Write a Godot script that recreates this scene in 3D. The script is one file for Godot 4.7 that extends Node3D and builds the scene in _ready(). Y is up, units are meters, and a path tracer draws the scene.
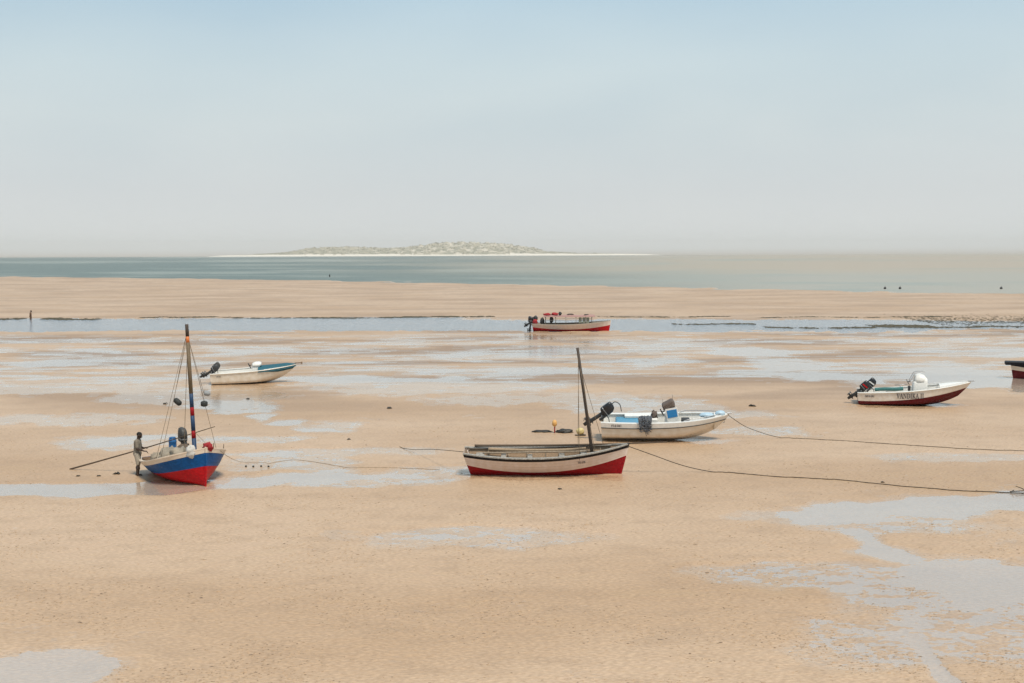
extends Node3D
# Tidal flats at low water: stranded boats, pools, a channel, a sand bar, the sea and a hazy island.

const BASINS := [
	[-10.15,-23.41,1.98,1.55,0.048], [-9.74,-24.15,0.86,0.61,0.024], [-1.48,-34.99,2.62,0.76,0.0272], [-2.86,-34.87,1.23,0.50,0.016], [0.85,-35.32,1.56,0.51,0.0112],
	[9.18,-37.53,2.47,1.01,0.028], [12.42,-38.40,4.03,1.51,0.04], [16.46,-39.58,3.11,1.45,0.048], [19.98,-40.02,4.18,1.64,0.06], [10.66,-36.39,1.92,1.23,0.024],
	[10.70,-34.72,0.61,1.49,0.036], [10.82,-32.91,1.30,1.01,0.04], [12.18,-30.84,2.44,1.67,0.044], [12.85,-29.31,1.80,2.13,0.044], [10.79,-29.27,1.54,1.60,0.024],
	[14.90,-29.55,2.56,3.58,0.04], [7.86,-30.93,1.64,0.69,0.016], [8.73,-30.15,1.59,0.75,0.0208], [7.46,-31.54,1.67,0.62,0.0112], [8.27,-25.39,1.46,1.08,0.0208],
	[9.09,-24.84,0.26,0.90,0.04], [8.91,-23.83,0.28,0.71,0.04], [8.84,-22.91,0.33,0.72,0.04], [10.74,-25.66,1.36,1.37,0.0208], [10.85,-27.39,1.21,1.09,0.024],
	[6.97,-24.72,0.88,0.64,0.0128], [-17.56,-42.23,4.11,1.19,0.06], [-14.32,-42.52,2.26,1.02,0.055], [-12.44,-42.48,1.69,0.83,0.04], [-21.31,-42.30,3.00,1.28,0.05],
	[-10.02,-43.39,1.53,1.16,0.05], [-8.29,-44.34,2.34,1.21,0.05], [-5.60,-44.67,2.36,0.82,0.042], [-2.92,-45.86,1.61,0.54,0.022], [-3.67,-45.04,1.98,0.62,0.026],
	[-10.59,-49.75,2.41,1.01,0.04], [-8.92,-47.81,1.47,1.40,0.035], [-7.17,-45.97,1.21,1.08,0.035], [-7.23,-50.69,3.12,0.66,0.02], [-4.15,-51.15,1.80,0.53,0.014],
	[-18.77,-53.17,1.69,1.44,0.04], [-17.45,-54.88,2.42,0.77,0.028], [-13.42,-54.18,2.15,0.75,0.03], [-20.73,-54.66,1.93,0.91,0.018], [-13.51,-61.63,0.98,1.54,0.045],
	[-11.82,-59.36,1.15,1.43,0.045], [-9.90,-57.23,1.31,0.80,0.045], [-17.59,-67.73,2.68,3.25,0.04], [-14.99,-65.35,2.30,2.16,0.036], [-22.54,-71.19,3.14,2.56,0.023],
	[-26.44,-73.35,3.24,1.63,0.013], [-19.28,-74.24,3.92,2.23,0.023], [-22.97,-81.65,3.59,2.69,0.0144], [-4.91,-77.93,7.47,3.67,0.0252], [-8.35,-72.27,4.43,2.11,0.0216],
	[-12.82,-80.63,4.24,2.62,0.0216], [-0.90,-85.04,6.66,2.92,0.0216], [0.49,-72.49,3.80,1.59,0.0144], [-0.18,-99.73,10.36,5.99,0.0216], [10.33,-92.64,6.41,4.32,0.0202],
	[8.09,-105.52,8.21,4.47,0.0144], [-31.94,-93.49,9.05,4.39,0.0158], [-31.84,-80.65,4.99,2.63,0.0144], [-24.17,-105.89,13.90,4.51,0.013], [7.38,-66.08,3.45,3.09,0.036],
	[5.40,-70.29,3.67,2.00,0.0216], [10.98,-70.62,3.07,2.02,0.0173], [21.08,-101.76,4.38,5.20,0.0245], [21.52,-88.91,4.21,4.77,0.0259], [22.91,-80.13,4.14,3.88,0.0259],
	[18.66,-82.88,4.30,2.77,0.0216], [29.67,-87.80,7.52,4.65,0.0173], [31.72,-76.19,3.92,4.68,0.036], [31.18,-79.77,4.11,3.21,0.0288], [35.76,-74.88,3.85,4.52,0.036],
	[40.67,-99.83,7.66,5.01,0.013], [12.66,-56.02,1.71,0.96,0.026], [9.56,-58.10,3.04,1.03,0.012], [-5.24,-53.11,1.40,0.57,0.01], [-41.23,-117.72,15.56,3.48,0.0115],
	[-8.99,-112.21,14.63,3.79,0.0115], [20.53,-113.27,14.58,3.22,0.0115], [41.35,-113.53,11.60,3.24,0.0144], [20.18,-48.10,5.02,0.71,0.012], [3.55,-84.83,4.43,2.18,0.0144],
	[-45.80,-106.81,11.34,3.44,0.0115], [-72.93,-147.39,26.02,12.12,0.3], [-52.06,-146.06,25.57,11.90,0.3], [-26.49,-144.38,18.81,11.22,0.25], [-10.17,-143.29,14.86,10.65,0.2],
	[5.84,-140.20,18.04,9.81,0.14], [22.38,-137.13,15.22,8.65,0.1], [39.92,-136.06,14.98,8.51,0.1], [54.07,-138.90,12.89,7.33,0.08], [67.19,-136.39,13.70,9.29,0.1],
	[-24.99,-157.87,22.01,3.74,0.06], [16.66,-149.47,15.39,4.48,0.05], [39.37,-146.86,18.69,4.32,0.05], [8.52,-30.39,3.30,1.43,-0.1], [7.64,-31.15,2.85,1.00,-0.103],
	[8.50,-25.47,2.33,1.86,-0.1], [10.63,-25.50,2.04,2.19,-0.1], [10.98,-28.50,2.92,2.31,-0.098], [7.10,-24.43,1.41,1.09,-0.104], [12.42,-36.39,2.48,1.53,-0.1],
	[-1.01,-34.89,4.79,1.41,-0.103], [-6.30,-44.12,4.66,1.59,-0.101], [-2.91,-45.67,2.41,1.07,-0.102], [-8.96,-48.09,2.96,2.12,-0.103], [-7.19,-50.44,4.44,1.04,-0.104],
	[20.28,-48.36,5.46,1.19,-0.105], [12.17,-56.06,2.93,1.60,-0.103], [-18.67,-52.92,2.80,1.99,-0.103], [-12.88,-53.89,3.80,1.18,-0.102], [7.33,-65.79,5.14,4.37,-0.102],
	[-19.13,-70.28,6.16,4.48,-0.104], [-9.20,-57.59,2.02,1.68,-0.103], [-4.79,-76.32,9.94,5.28,-0.104], [-29.91,-75.92,8.01,4.65,-0.105], [-0.73,-68.55,5.98,2.38,-0.107],
	[28.42,-84.45,10.09,7.15,-0.105], [10.15,-61.81,4.30,2.32,-0.105], [-24.08,-60.82,6.44,2.25,-0.106], [1.27,-44.53,3.71,0.71,-0.107], [7.11,-53.11,3.48,0.86,-0.107],
	[22.38,-65.09,3.38,1.07,-0.107], [-17.51,-76.41,3.36,1.48,-0.105], [-12.51,-43.43,1.54,0.97,-0.106]]
const HORIZON_PX := 10005.0
var materials := {}
var taken := {}
var rng := RandomNumberGenerator.new()
var noise_broad := FastNoiseLite.new()
var noise_mid := FastNoiseLite.new()
var noise_small := FastNoiseLite.new()
var noise_fine := FastNoiseLite.new()
var noise_warp := FastNoiseLite.new()
var noise_tone := FastNoiseLite.new()


func _ready():
	rng.seed = 7
	set_view()
	set_noise()
	set_materials()
	build_ground()
	build_water()
	build_sea()
	build_island()
	var centre = red_white_dhow()
	var blue = blue_dhow()
	var white = white_speedboat()
	lettered_speedboat()
	covered_speedboat()
	canopy_boat()
	edge_boat()
	person("man in khaki shirt and shorts standing barefoot beside the blue dhow, holding a pole", Vector3(-14.83, 0.0, -45.02), 0.0, [[Vector3(0.05, 1.12, -0.27), Vector3(0.13, 1.07, -0.38), Vector3(0.5, 0.0, -0.6), Vector3(0.3, -0.9, -0.1).normalized(), -1.0], [Vector3(0.08, 1.12, 0.22), Vector3(0.31, 1.02, 0.12), Vector3(0.95, -0.12, -0.2), Vector3(0, -1, 0), 1.0]], "shirt_khaki", "shorts_khaki", 0.014, 0.006)
	var hang := [[Vector3(0.0, 1.12, -0.24), Vector3(0.06, 0.88, -0.25), Vector3(0.1, -1, 0), Vector3(0.3, 0, 0.9), 1.0], [Vector3(0.0, 1.12, 0.24), Vector3(0.06, 0.88, 0.25), Vector3(0.1, -1, 0), Vector3(0.3, 0, -0.9), 1.0]]
	person("far person in brown wading in the channel", Vector3(-66.8, -0.55, -159.4), 0.6, hang, "shirt_brown", "shirt_brown", 0.03, 0.012)
	person("tiny far person in dark clothes wading at the sea's edge below the island", Vector3(-72.4, -0.55, -458.0), 2.0, hang, "motor_dark", "motor_dark", 0.04, 0.014)
	build_ropes(centre, blue, white)
	build_floats()
	build_weed_banks()
	build_far_specks()
	build_casts()


func set_view():
	var cam := Camera3D.new()
	cam.name = "camera"
	add_child(cam)
	cam.position = Vector3(0, 8.7, 0)
	cam.rotation = Vector3(deg_to_rad(-4.3313), 0, deg_to_rad(-0.2177))
	cam.fov = 33.0783
	cam.near = 0.1
	cam.far = 60000.0
	cam.current = true
	var env := Environment.new()
	env.background_mode = Environment.BG_SKY
	var sky := Sky.new()
	var pano := PanoramaSkyMaterial.new()
	pano.panorama = sky_picture()
	sky.sky_material = pano
	env.sky = sky
	env.tonemap_mode = Environment.TONE_MAPPER_LINEAR
	env.tonemap_exposure = 1.4
	env.fog_enabled = true
	env.fog_density = 0.00008
	env.fog_light_color = Color(1.0, 0.98, 0.94)
	env.sdfgi_enabled = true
	env.ssao_enabled = true
	env.ssil_enabled = true
	var around := WorldEnvironment.new()
	around.name = "world_environment"
	around.environment = env
	add_child(around)
	var sun := DirectionalLight3D.new()
	sun.name = "sun"
	add_child(sun)
	sun.basis = Basis.looking_at(-Vector3(0.24, 0.86, 0.40), Vector3.UP)
	sun.light_energy = 0.9
	sun.light_angular_distance = 14.0
	sun.light_color = Color(1.0, 0.965, 0.91)
	sun.shadow_enabled = true


func sky_picture() -> ImageTexture:
	# Thin even haze: greyish at the horizon, pale blue above, a little deeper towards the zenith, faint veils.
	var w := 1024
	var h := 512
	var im := Image.create(w, h, false, Image.FORMAT_RGBF)
	var veil := FastNoiseLite.new()
	veil.seed = 5
	veil.frequency = 1.0
	veil.fractal_octaves = 4
	var stops := [[-90.0, Color(0.304, 0.241, 0.170)], [-3.0, Color(0.357, 0.295, 0.223)], [0.0, Color(0.515, 0.532, 0.530)], [3.0, Color(0.472, 0.499, 0.507)], [6.5, Color(0.455, 0.510, 0.525)], [9.0, Color(0.418, 0.498, 0.532)], [13.0, Color(0.322, 0.440, 0.525)], [30.0, Color(0.313, 0.424, 0.527)], [90.0, Color(0.321, 0.429, 0.536)]]
	for y in h:
		var el := 90.0 - (y + 0.5) * 180.0 / h
		var base: Color = stops[0][1]
		for k in stops.size() - 1:
			if el >= stops[k][0] and el <= stops[k + 1][0]:
				var f: float = (el - stops[k][0]) / (stops[k + 1][0] - stops[k][0])
				base = stops[k][1].lerp(stops[k + 1][1], f)
		for x in w:
			var az := x * TAU / w
			var p := Vector3(cos(az) * cos(deg_to_rad(el)), sin(deg_to_rad(el)) * 3.0, sin(az) * cos(deg_to_rad(el))) * 2.2
			var v := veil.get_noise_3dv(p) * clampf(el / 6.0, 0, 1)
			var c := base
			c = Color(c.r * (1.0 + 0.12 * v), c.g * (1.0 + 0.08 * v), c.b * (1.0 + 0.045 * v))
			im.set_pixel(x, y, c)
	return ImageTexture.create_from_image(im)


func set_noise():
	var list := [[noise_broad, 0.045, 3, 11], [noise_mid, 0.22, 3, 12], [noise_small, 1.3, 2, 13], [noise_fine, 4.5, 2, 14], [noise_warp, 0.30, 3, 15], [noise_tone, 0.09, 4, 16]]
	for a in list:
		var n: FastNoiseLite = a[0]
		n.noise_type = FastNoiseLite.TYPE_SIMPLEX_SMOOTH
		n.frequency = a[1]
		n.fractal_octaves = a[2]
		n.seed = a[3]


# ---------------------------------------------------------------- materials
func mat(called: String, linear: Color, rough := 0.6, more := {}) -> StandardMaterial3D:
	var m := StandardMaterial3D.new()
	m.resource_name = called
	m.albedo_color = linear.linear_to_srgb()
	m.roughness = rough
	for k in more:
		m.set(k, more[k])
	materials[called] = m
	return m


func noise_picture(size: int, freq: float, octaves: int, seed_: int, lo: Color, hi: Color, type := FastNoiseLite.TYPE_SIMPLEX_SMOOTH, stretch := Vector2(1, 1)) -> ImageTexture:
	# tiles: the noise is read on a 4-D torus
	var n := FastNoiseLite.new()
	n.noise_type = type
	n.seed = seed_
	n.frequency = freq
	n.fractal_octaves = octaves
	var src := n.get_seamless_image(int(size * stretch.x), int(size * stretch.y), false, false, 0.15, true)
	src.resize(size, size, Image.INTERPOLATE_CUBIC)
	src.convert(Image.FORMAT_L8)
	var im := Image.create(size, size, false, Image.FORMAT_RGB8)
	for y in size:
		for x in size:
			im.set_pixel(x, y, lo.lerp(hi, src.get_pixel(x, y).r))
	return ImageTexture.create_from_image(im)


func grained(called: String, linear: Color, rough: float, strength: float, tile: float, stretch := Vector2(1, 1), relief := 0.2) -> StandardMaterial3D:
	var m := mat(called, linear, rough)
	# pale paint carries brownish scum and worn patches, the rest an even grain
	var stained := called in ["paint_pink_white", "paint_white", "paint_cream", "gelcoat_cream"]
	var key := "tex%d%d%s" % [int(strength * 100), int(stretch.x * 10), stained]
	if not materials.has(key):
		materials[key] = noise_picture(256, 0.014 if stained else 0.03, 5, 40 + materials.size(), Color(0.91, 0.87, 0.81) if stained else Color(1 - strength, 1 - strength, 1 - strength), Color.WHITE, FastNoiseLite.TYPE_SIMPLEX_SMOOTH, stretch)
	m.albedo_texture = materials[key]
	m.uv1_triplanar = true
	m.uv1_scale = Vector3.ONE / tile
	if relief > 0:
		m.heightmap_enabled = true
		m.heightmap_scale = relief
		m.heightmap_texture = materials[key]
	return m


func set_materials():
	var sand := mat("sand", Color(1, 1, 1), 0.52)
	sand.vertex_color_use_as_albedo = true
	sand.albedo_texture = noise_picture(1024, 0.03, 5, 21, Color(0.80, 0.78, 0.76), Color(1.0, 1.0, 1.0))
	sand.uv1_triplanar = true
	sand.uv1_world_triplanar = true
	sand.uv1_scale = Vector3(0.17, 0.27, 0.36)
	sand.heightmap_enabled = true
	sand.heightmap_scale = 0.12
	sand.heightmap_texture = noise_picture(1024, 0.045, 4, 22, Color.BLACK, Color.WHITE)
	sand.metallic_specular = 0.5
	var damp := sand.duplicate() as StandardMaterial3D
	damp.resource_name = "damp_sand"
	damp.roughness = 0.34
	damp.metallic_specular = 0.5
	materials["damp_sand"] = damp
	var film := sand.duplicate() as StandardMaterial3D
	film.resource_name = "wet_sand"
	film.roughness = 0.16
	film.metallic_specular = 0.5
	film.heightmap_scale = 0.1
	materials["wet_sand"] = film
	var w := mat("pool_water", Color(0.66, 0.66, 0.645, 1), 0.04)
	w.transparency = BaseMaterial3D.TRANSPARENCY_ALPHA
	w.albedo_color.a = 0.18
	w.normal_enabled = true
	w.normal_texture = ripple_picture(0.03)
	w.normal_scale = 0.10
	w.uv1_triplanar = true
	w.uv1_world_triplanar = true
	w.uv1_scale = Vector3.ONE / 2.3
	var ch := w.duplicate() as StandardMaterial3D
	ch.resource_name = "channel_water"
	ch.albedo_color = Color(Color(0.22, 0.29, 0.36).linear_to_srgb(), 0.40)
	ch.roughness = 0.12
	ch.normal_scale = 0.7
	ch.uv1_scale = Vector3.ONE / 3.1
	materials["channel_water"] = ch
	var s := mat("sea_water", Color(1, 1, 1), 0.35)
	s.vertex_color_use_as_albedo = true
	s.metallic_specular = 0.25
	s.normal_enabled = true
	s.normal_texture = w.normal_texture
	s.normal_scale = 0.8
	s.uv1_triplanar = true
	s.uv1_world_triplanar = true
	s.uv1_scale = Vector3.ONE / 9.0
	var isl := mat("island_ground", Color(1, 1, 1), 0.9)
	isl.vertex_color_use_as_albedo = true
	mat("island_leaves", Color(0.21, 0.19, 0.12), 0.9)
	grained("paint_blue", Color(0.006, 0.105, 0.33), 0.42, 0.35, 0.9, Vector2(1, 1), 0.05)
	grained("paint_red", Color(0.62, 0.006, 0.012), 0.45, 0.35, 0.9, Vector2(1, 1), 0.05)
	grained("paint_maroon", Color(0.38, 0.007, 0.013), 0.5, 0.35, 0.9, Vector2(1, 1), 0.05)
	grained("paint_dark_red", Color(0.165, 0.010, 0.014), 0.5, 0.4, 0.9, Vector2(1, 1), 0.05)
	grained("paint_white", Color(0.80, 0.75, 0.69), 0.5, 0.10, 1.1, Vector2(1, 1), 0.05)
	grained("paint_pink_white", Color(0.72, 0.62, 0.575), 0.55, 0.14, 1.1, Vector2(1, 1), 0.05)
	grained("paint_cream", Color(0.70, 0.60, 0.50), 0.5, 0.25, 1.1, Vector2(1, 1), 0.05)
	grained("paint_black", Color(0.010, 0.010, 0.015), 0.45, 0.4, 0.8, Vector2(1, 1), 0.05)
	grained("gelcoat", Color(0.78, 0.755, 0.70), 0.28, 0.08, 1.4, Vector2(1, 1), 0.0)
	grained("gelcoat_cream", Color(0.76, 0.71, 0.63), 0.32, 0.10, 1.4, Vector2(1, 1), 0.0)
	grained("gelcoat_blue", Color(0.09, 0.30, 0.45), 0.4, 0.2, 1.0, Vector2(1, 1), 0.0)
	grained("teal_cover", Color(0.010, 0.12, 0.165), 0.7, 0.35, 0.8)
	grained("green_cover", Color(0.05, 0.20, 0.19), 0.7, 0.35, 0.8)
	grained("old_wood", Color(0.33, 0.205, 0.115), 0.8, 0.5, 0.7, Vector2(1, 4), 0.3)
	grained("pale_wood", Color(0.47, 0.36, 0.25), 0.8, 0.4, 0.7, Vector2(1, 4), 0.3)
	grained("grey_wood", Color(0.48, 0.44, 0.38), 0.8, 0.4, 0.7, Vector2(1, 4), 0.3)
	grained("mast_wood", Color(0.085, 0.055, 0.036), 0.7, 0.5, 0.5, Vector2(4, 1), 0.2)
	grained("mast_pale", Color(0.24, 0.17, 0.095), 0.7, 0.5, 0.5, Vector2(4, 1), 0.2)
	grained("spar_wood", Color(0.15, 0.095, 0.055), 0.7, 0.5, 0.5, Vector2(4, 1), 0.2)
	mat("paint_orange", Color(0.55, 0.16, 0.04), 0.6)
	mat("motor_black", Color(0.013, 0.013, 0.015), 0.32)
	mat("motor_dark", Color(0.03, 0.03, 0.03), 0.5)
	grained("motor_worn", Color(0.10, 0.095, 0.088), 0.6, 0.6, 0.5)
	mat("metal_grey", Color(0.35, 0.35, 0.35), 0.35, {"metallic": 0.8})
	mat("rubber", Color(0.025, 0.025, 0.025), 0.7)
	grained("fender_dark", Color(0.035, 0.04, 0.036), 0.7, 0.5, 0.4)
	grained("fender_grey", Color(0.33, 0.34, 0.34), 0.7, 0.3, 0.4)
	grained("rope_dark", Color(0.10, 0.08, 0.055), 0.9, 0.5, 0.2)
	grained("rope_tan", Color(0.26, 0.19, 0.12), 0.9, 0.4, 0.2)
	grained("net_blue_grey", Color(0.16, 0.175, 0.20), 0.9, 0.5, 0.2)
	grained("sack", Color(0.48, 0.40, 0.30), 0.9, 0.35, 0.4, Vector2(1, 1), 0.6)
	grained("sack_brown", Color(0.22, 0.15, 0.10), 0.9, 0.4, 0.4, Vector2(1, 1), 0.6)
	grained("cloth_white", Color(0.60, 0.57, 0.52), 0.85, 0.2, 0.5, Vector2(1, 1), 0.8)
	grained("cloth_red", Color(0.42, 0.02, 0.025), 0.85, 0.35, 0.5, Vector2(1, 1), 0.8)
	grained("cloth_brown", Color(0.17, 0.125, 0.10), 0.85, 0.4, 0.5, Vector2(1, 1), 0.8)
	mat("plastic_blue", Color(0.012, 0.10, 0.26), 0.45)
	mat("plastic_light_blue", Color(0.36, 0.48, 0.56), 0.45)
	mat("panel_blue", Color(0.01, 0.17, 0.40), 0.4)
	mat("plastic_yellow", Color(0.60, 0.33, 0.10), 0.6)
	mat("plastic_pale_yellow", Color(0.55, 0.44, 0.20), 0.6)
	mat("lettering", Color(0.06, 0.05, 0.06), 0.6)
	mat("windscreen", Color(0.55, 0.6, 0.6), 0.05, {"transparency": BaseMaterial3D.TRANSPARENCY_ALPHA})
	materials.windscreen.albedo_color.a = 0.35
	mat("skin", Color(0.040, 0.020, 0.012), 0.5)
	mat("hair", Color(0.008, 0.007, 0.006), 0.9)
	mat("eye", Color(0.5, 0.48, 0.45), 0.3)
	grained("shirt_khaki", Color(0.24, 0.20, 0.15), 0.9, 0.3, 0.5)
	grained("shorts_khaki", Color(0.48, 0.42, 0.33), 0.9, 0.3, 0.5)
	grained("shirt_brown", Color(0.20, 0.10, 0.05), 0.9, 0.3, 0.5)
	grained("seaweed", Color(0.125, 0.10, 0.05), 0.8, 0.5, 0.6)
	grained("wet_lump", Color(0.05, 0.042, 0.03), 0.6, 0.5, 0.4)
	mat("cast_sand", Color(0.30, 0.19, 0.105), 0.7)
	mat("buoy_dark", Color(0.02, 0.02, 0.022), 0.6)
	grained("cloth_pink", Color(0.48, 0.27, 0.23), 0.85, 0.3, 0.8, Vector2(1, 1), 0.6)
	grained("curtain_green", Color(0.30, 0.33, 0.26), 0.85, 0.3, 0.5)
	grained("tan_wood", Color(0.50, 0.34, 0.21), 0.8, 0.45, 0.7, Vector2(1, 4), 0.3)
	grained("sail_tan", Color(0.46, 0.33, 0.21), 0.9, 0.35, 0.4, Vector2(1, 1), 0.6)
	materials.cast_sand.vertex_color_use_as_albedo = true
	materials.cast_sand.albedo_color = Color.WHITE
	grained("rope_pale", Color(0.33, 0.24, 0.15), 0.9, 0.4, 0.2)
	for k in ["paint_blue", "paint_red", "paint_maroon", "paint_dark_red", "paint_black"]:
		materials[k].metallic_specular = 0.3
	grained("paint_mast_blue", Color(0.010, 0.060, 0.16), 0.6, 0.5, 0.5, Vector2(4, 1), 0.1)


func ripple_picture(freq: float) -> ImageTexture:
	var n := FastNoiseLite.new()
	n.seed = 31
	n.frequency = freq
	n.fractal_octaves = 3
	var im := n.get_seamless_image(512, 512, false, false, 0.2, true)
	im.convert(Image.FORMAT_RGBA8)
	im.bump_map_to_normal_map(6.0)
	return ImageTexture.create_from_image(im)


# ---------------------------------------------------------------- the flats
func shore(x: float, z: float) -> float:
	# distance at which the sand bar meets the sea, by bearing
	var b := x / -z
	return 1.0 / lerpf(1.0 / 372.0, 1.0 / 247.0, clampf((b + 0.08) / 0.53, 0, 1)) if b > -0.08 else lerpf(372.0, 505.0, clampf((-b - 0.08) / 0.37, 0, 1.6))


func basins_near(z: float) -> Array:
	var out := []
	for a in BASINS:
		if absf(z - a[1]) < a[3] * 1.25 + 4.5:
			out.append(a)
	return out


func ground_at(x: float, z: float, near = null) -> float:
	if near == null:
		near = basins_near(z)
	var d := -z
	var wx := noise_warp.get_noise_2d(x, z)
	var wz := noise_warp.get_noise_2d(x + 171.0, z - 63.0)
	var broad := noise_broad.get_noise_2d(x, z)
	var mid := noise_mid.get_noise_2d(x * 0.45, z)
	var small := noise_small.get_noise_2d(x * 0.55, z)
	var wet := smoothstep(70.0, 84.0, d) * (1.0 - smoothstep(124.0, 130.0, d))
	var h := lerpf(0.036, 0.0175, wet) + broad * 0.016 + mid * lerpf(0.012, 0.020, wet)
	var rough := small * lerpf(0.009, 0.003, wet)
	if wet > 0.0:
		rough += wet * 0.030 * noise_small.get_noise_2d(x * 0.10 + 40.0, z * 0.50)
	if d < 75.0:
		rough += noise_fine.get_noise_2d(x * 0.6, z) * 0.009 * (1.0 - smoothstep(55.0, 75.0, d))
	if d < 48.0:
		rough += 0.0035 * sin(z * 15.0 + 9.0 * mid + 5.0 * small + x * 2.0) * clampf(broad * 2.2 + 0.3, 0, 1) * (1.0 - d / 48.0)
	if d > 158.0:
		var s := shore(x, z) + broad * 10.0 + mid * 3.0
		var up := smoothstep(158.0, 178.0, d)
		h += up * 0.16 + mid * 0.05 * up + broad * 0.09 * up
		h -= 0.55 * smoothstep(s - 30.0, s + 22.0, d)
	var amount := minf(1.0, 0.35 + d * 0.012)
	for a in near:
		var ex: float = (x - a[0] + wx * 0.9 * amount * minf(2.0, a[2] * 0.5)) / a[2]
		var ez: float = (z - a[1] + wz * 0.8 * amount * minf(4.0, a[3])) / a[3]
		var r := ex * ex + ez * ez
		if r < 1.5:
			var f := 1.0 - r / 1.5
			f = f * f * (3.0 - 2.0 * f)
			if a[4] < 0.0:
				h = lerpf(h, minf(h, -0.1 - a[4]), minf(1.0, f * 1.6))
			else:
				h -= a[4] * f * 1.25
	return h + rough


func tone_at(x: float, z: float) -> Color:
	var t := noise_tone.get_noise_2d(x * 0.35, z * 0.8)
	var u := noise_tone.get_noise_2d(x * 5.0 + 90.0, z * 8.0)
	var c := Color(0.490, 0.322, 0.187)
	c = c.lerp(Color(0.595, 0.424, 0.279), clampf(0.5 + t * 1.3, 0, 1) * 0.8)
	c = c.lerp(Color(0.355, 0.234, 0.141), clampf(u * 1.8, 0, 1) * 0.28)
	var far := smoothstep(48.0, 85.0, -z)
	if far > 0.0:
		var bar := noise_mid.get_noise_2d(x * 0.13 + 31.0, z * 0.42)
		c = c.lerp(Color(0.325, 0.205, 0.118), clampf(bar * 3.0 + 0.12, 0, 1) * (0.9 - 0.5 * smoothstep(128.0, 170.0, -z)) * far)
	return c


func build_ground():
	var rows := []
	var y := 12.0
	while y < 440.0:
		rows.append(HORIZON_PX / y)
		y += 0.66 if y > 20 else 0.5
	while y < 900.0:
		rows.append(HORIZON_PX / y)
		y += 6.0
	rows.append(5.0)
	var cols := 980
	var spread := 0.62
	var pts := PackedVector3Array()
	var tones := PackedColorArray()
	var nr := rows.size()
	for r in nr:
		var d: float = rows[r]
		var near := basins_near(-d)
		for c in cols:
			var u := 2.0 * c / (cols - 1) - 1.0
			var x := u * spread * d * (1.0 if d > 10 else 3.0)
			pts.append(Vector3(x, ground_at(x, -d, near), -d))
			tones.append(tone_at(x, -d))
	var normals := PackedVector3Array()
	normals.resize(pts.size())
	# three surfaces: dry sand, damp sand, and sand that stands at the water's level with a film on it
	var index := [PackedInt32Array(), PackedInt32Array(), PackedInt32Array()]
	for r in nr:
		for c in cols:
			var i := r * cols + c
			var l := pts[i - 1] if c > 0 else pts[i]
			var rr := pts[i + 1] if c < cols - 1 else pts[i]
			var f := pts[i - cols] if r > 0 else pts[i]
			var n := pts[i + cols] if r < nr - 1 else pts[i]
			normals[i] = (n - f).cross(rr - l).normalized()
			if r < nr - 1 and c < cols - 1:
				var mean := (pts[i].y + pts[i + 1].y + pts[i + cols].y + pts[i + cols + 1].y) * 0.25
				index[2 if mean < 0.010 else (1 if mean < 0.021 else 0)].append_array([i, i + 1, i + cols, i + 1, i + cols + 1, i + cols])
	var me := ArrayMesh.new()
	for k in 3:
		var ar := []
		ar.resize(Mesh.ARRAY_MAX)
		ar[Mesh.ARRAY_VERTEX] = pts
		ar[Mesh.ARRAY_NORMAL] = normals
		ar[Mesh.ARRAY_COLOR] = tones
		ar[Mesh.ARRAY_INDEX] = index[k]
		me.add_surface_from_arrays(Mesh.PRIMITIVE_TRIANGLES, ar)
		me.surface_set_material(k, materials[["sand", "damp_sand", "wet_sand"][k]])
	structure("sand_ground", me, null)
	# the same sand carried on, out of view, behind the camera and beside the flats
	var st := SurfaceTool.new()
	st.begin(Mesh.PRIMITIVE_TRIANGLES)
	st.set_color(Color(0.490, 0.322, 0.187))
	quad(st, Vector3(-900, -0.7, 600), Vector3(900, -0.7, 600), Vector3(900, -0.7, -900), Vector3(-900, -0.7, -900), Vector3.UP)
	st.generate_normals()
	structure("lower_ground", st.commit(), materials.sand)


func build_water():
	var st := SurfaceTool.new()
	st.begin(Mesh.PRIMITIVE_TRIANGLES)
	quad(st, Vector3(-12, 0, -12), Vector3(12, 0, -12), Vector3(86, 0, -125), Vector3(-86, 0, -125), Vector3.UP)
	st.generate_normals()
	structure("pool_water", st.commit(), materials.pool_water)
	st = SurfaceTool.new()
	st.begin(Mesh.PRIMITIVE_TRIANGLES)
	quad(st, Vector3(-86, 0, -125), Vector3(86, 0, -125), Vector3(150, 0, -215), Vector3(-150, 0, -215), Vector3.UP)
	st.generate_normals()
	structure("channel_water", st.commit(), materials.channel_water)


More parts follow.
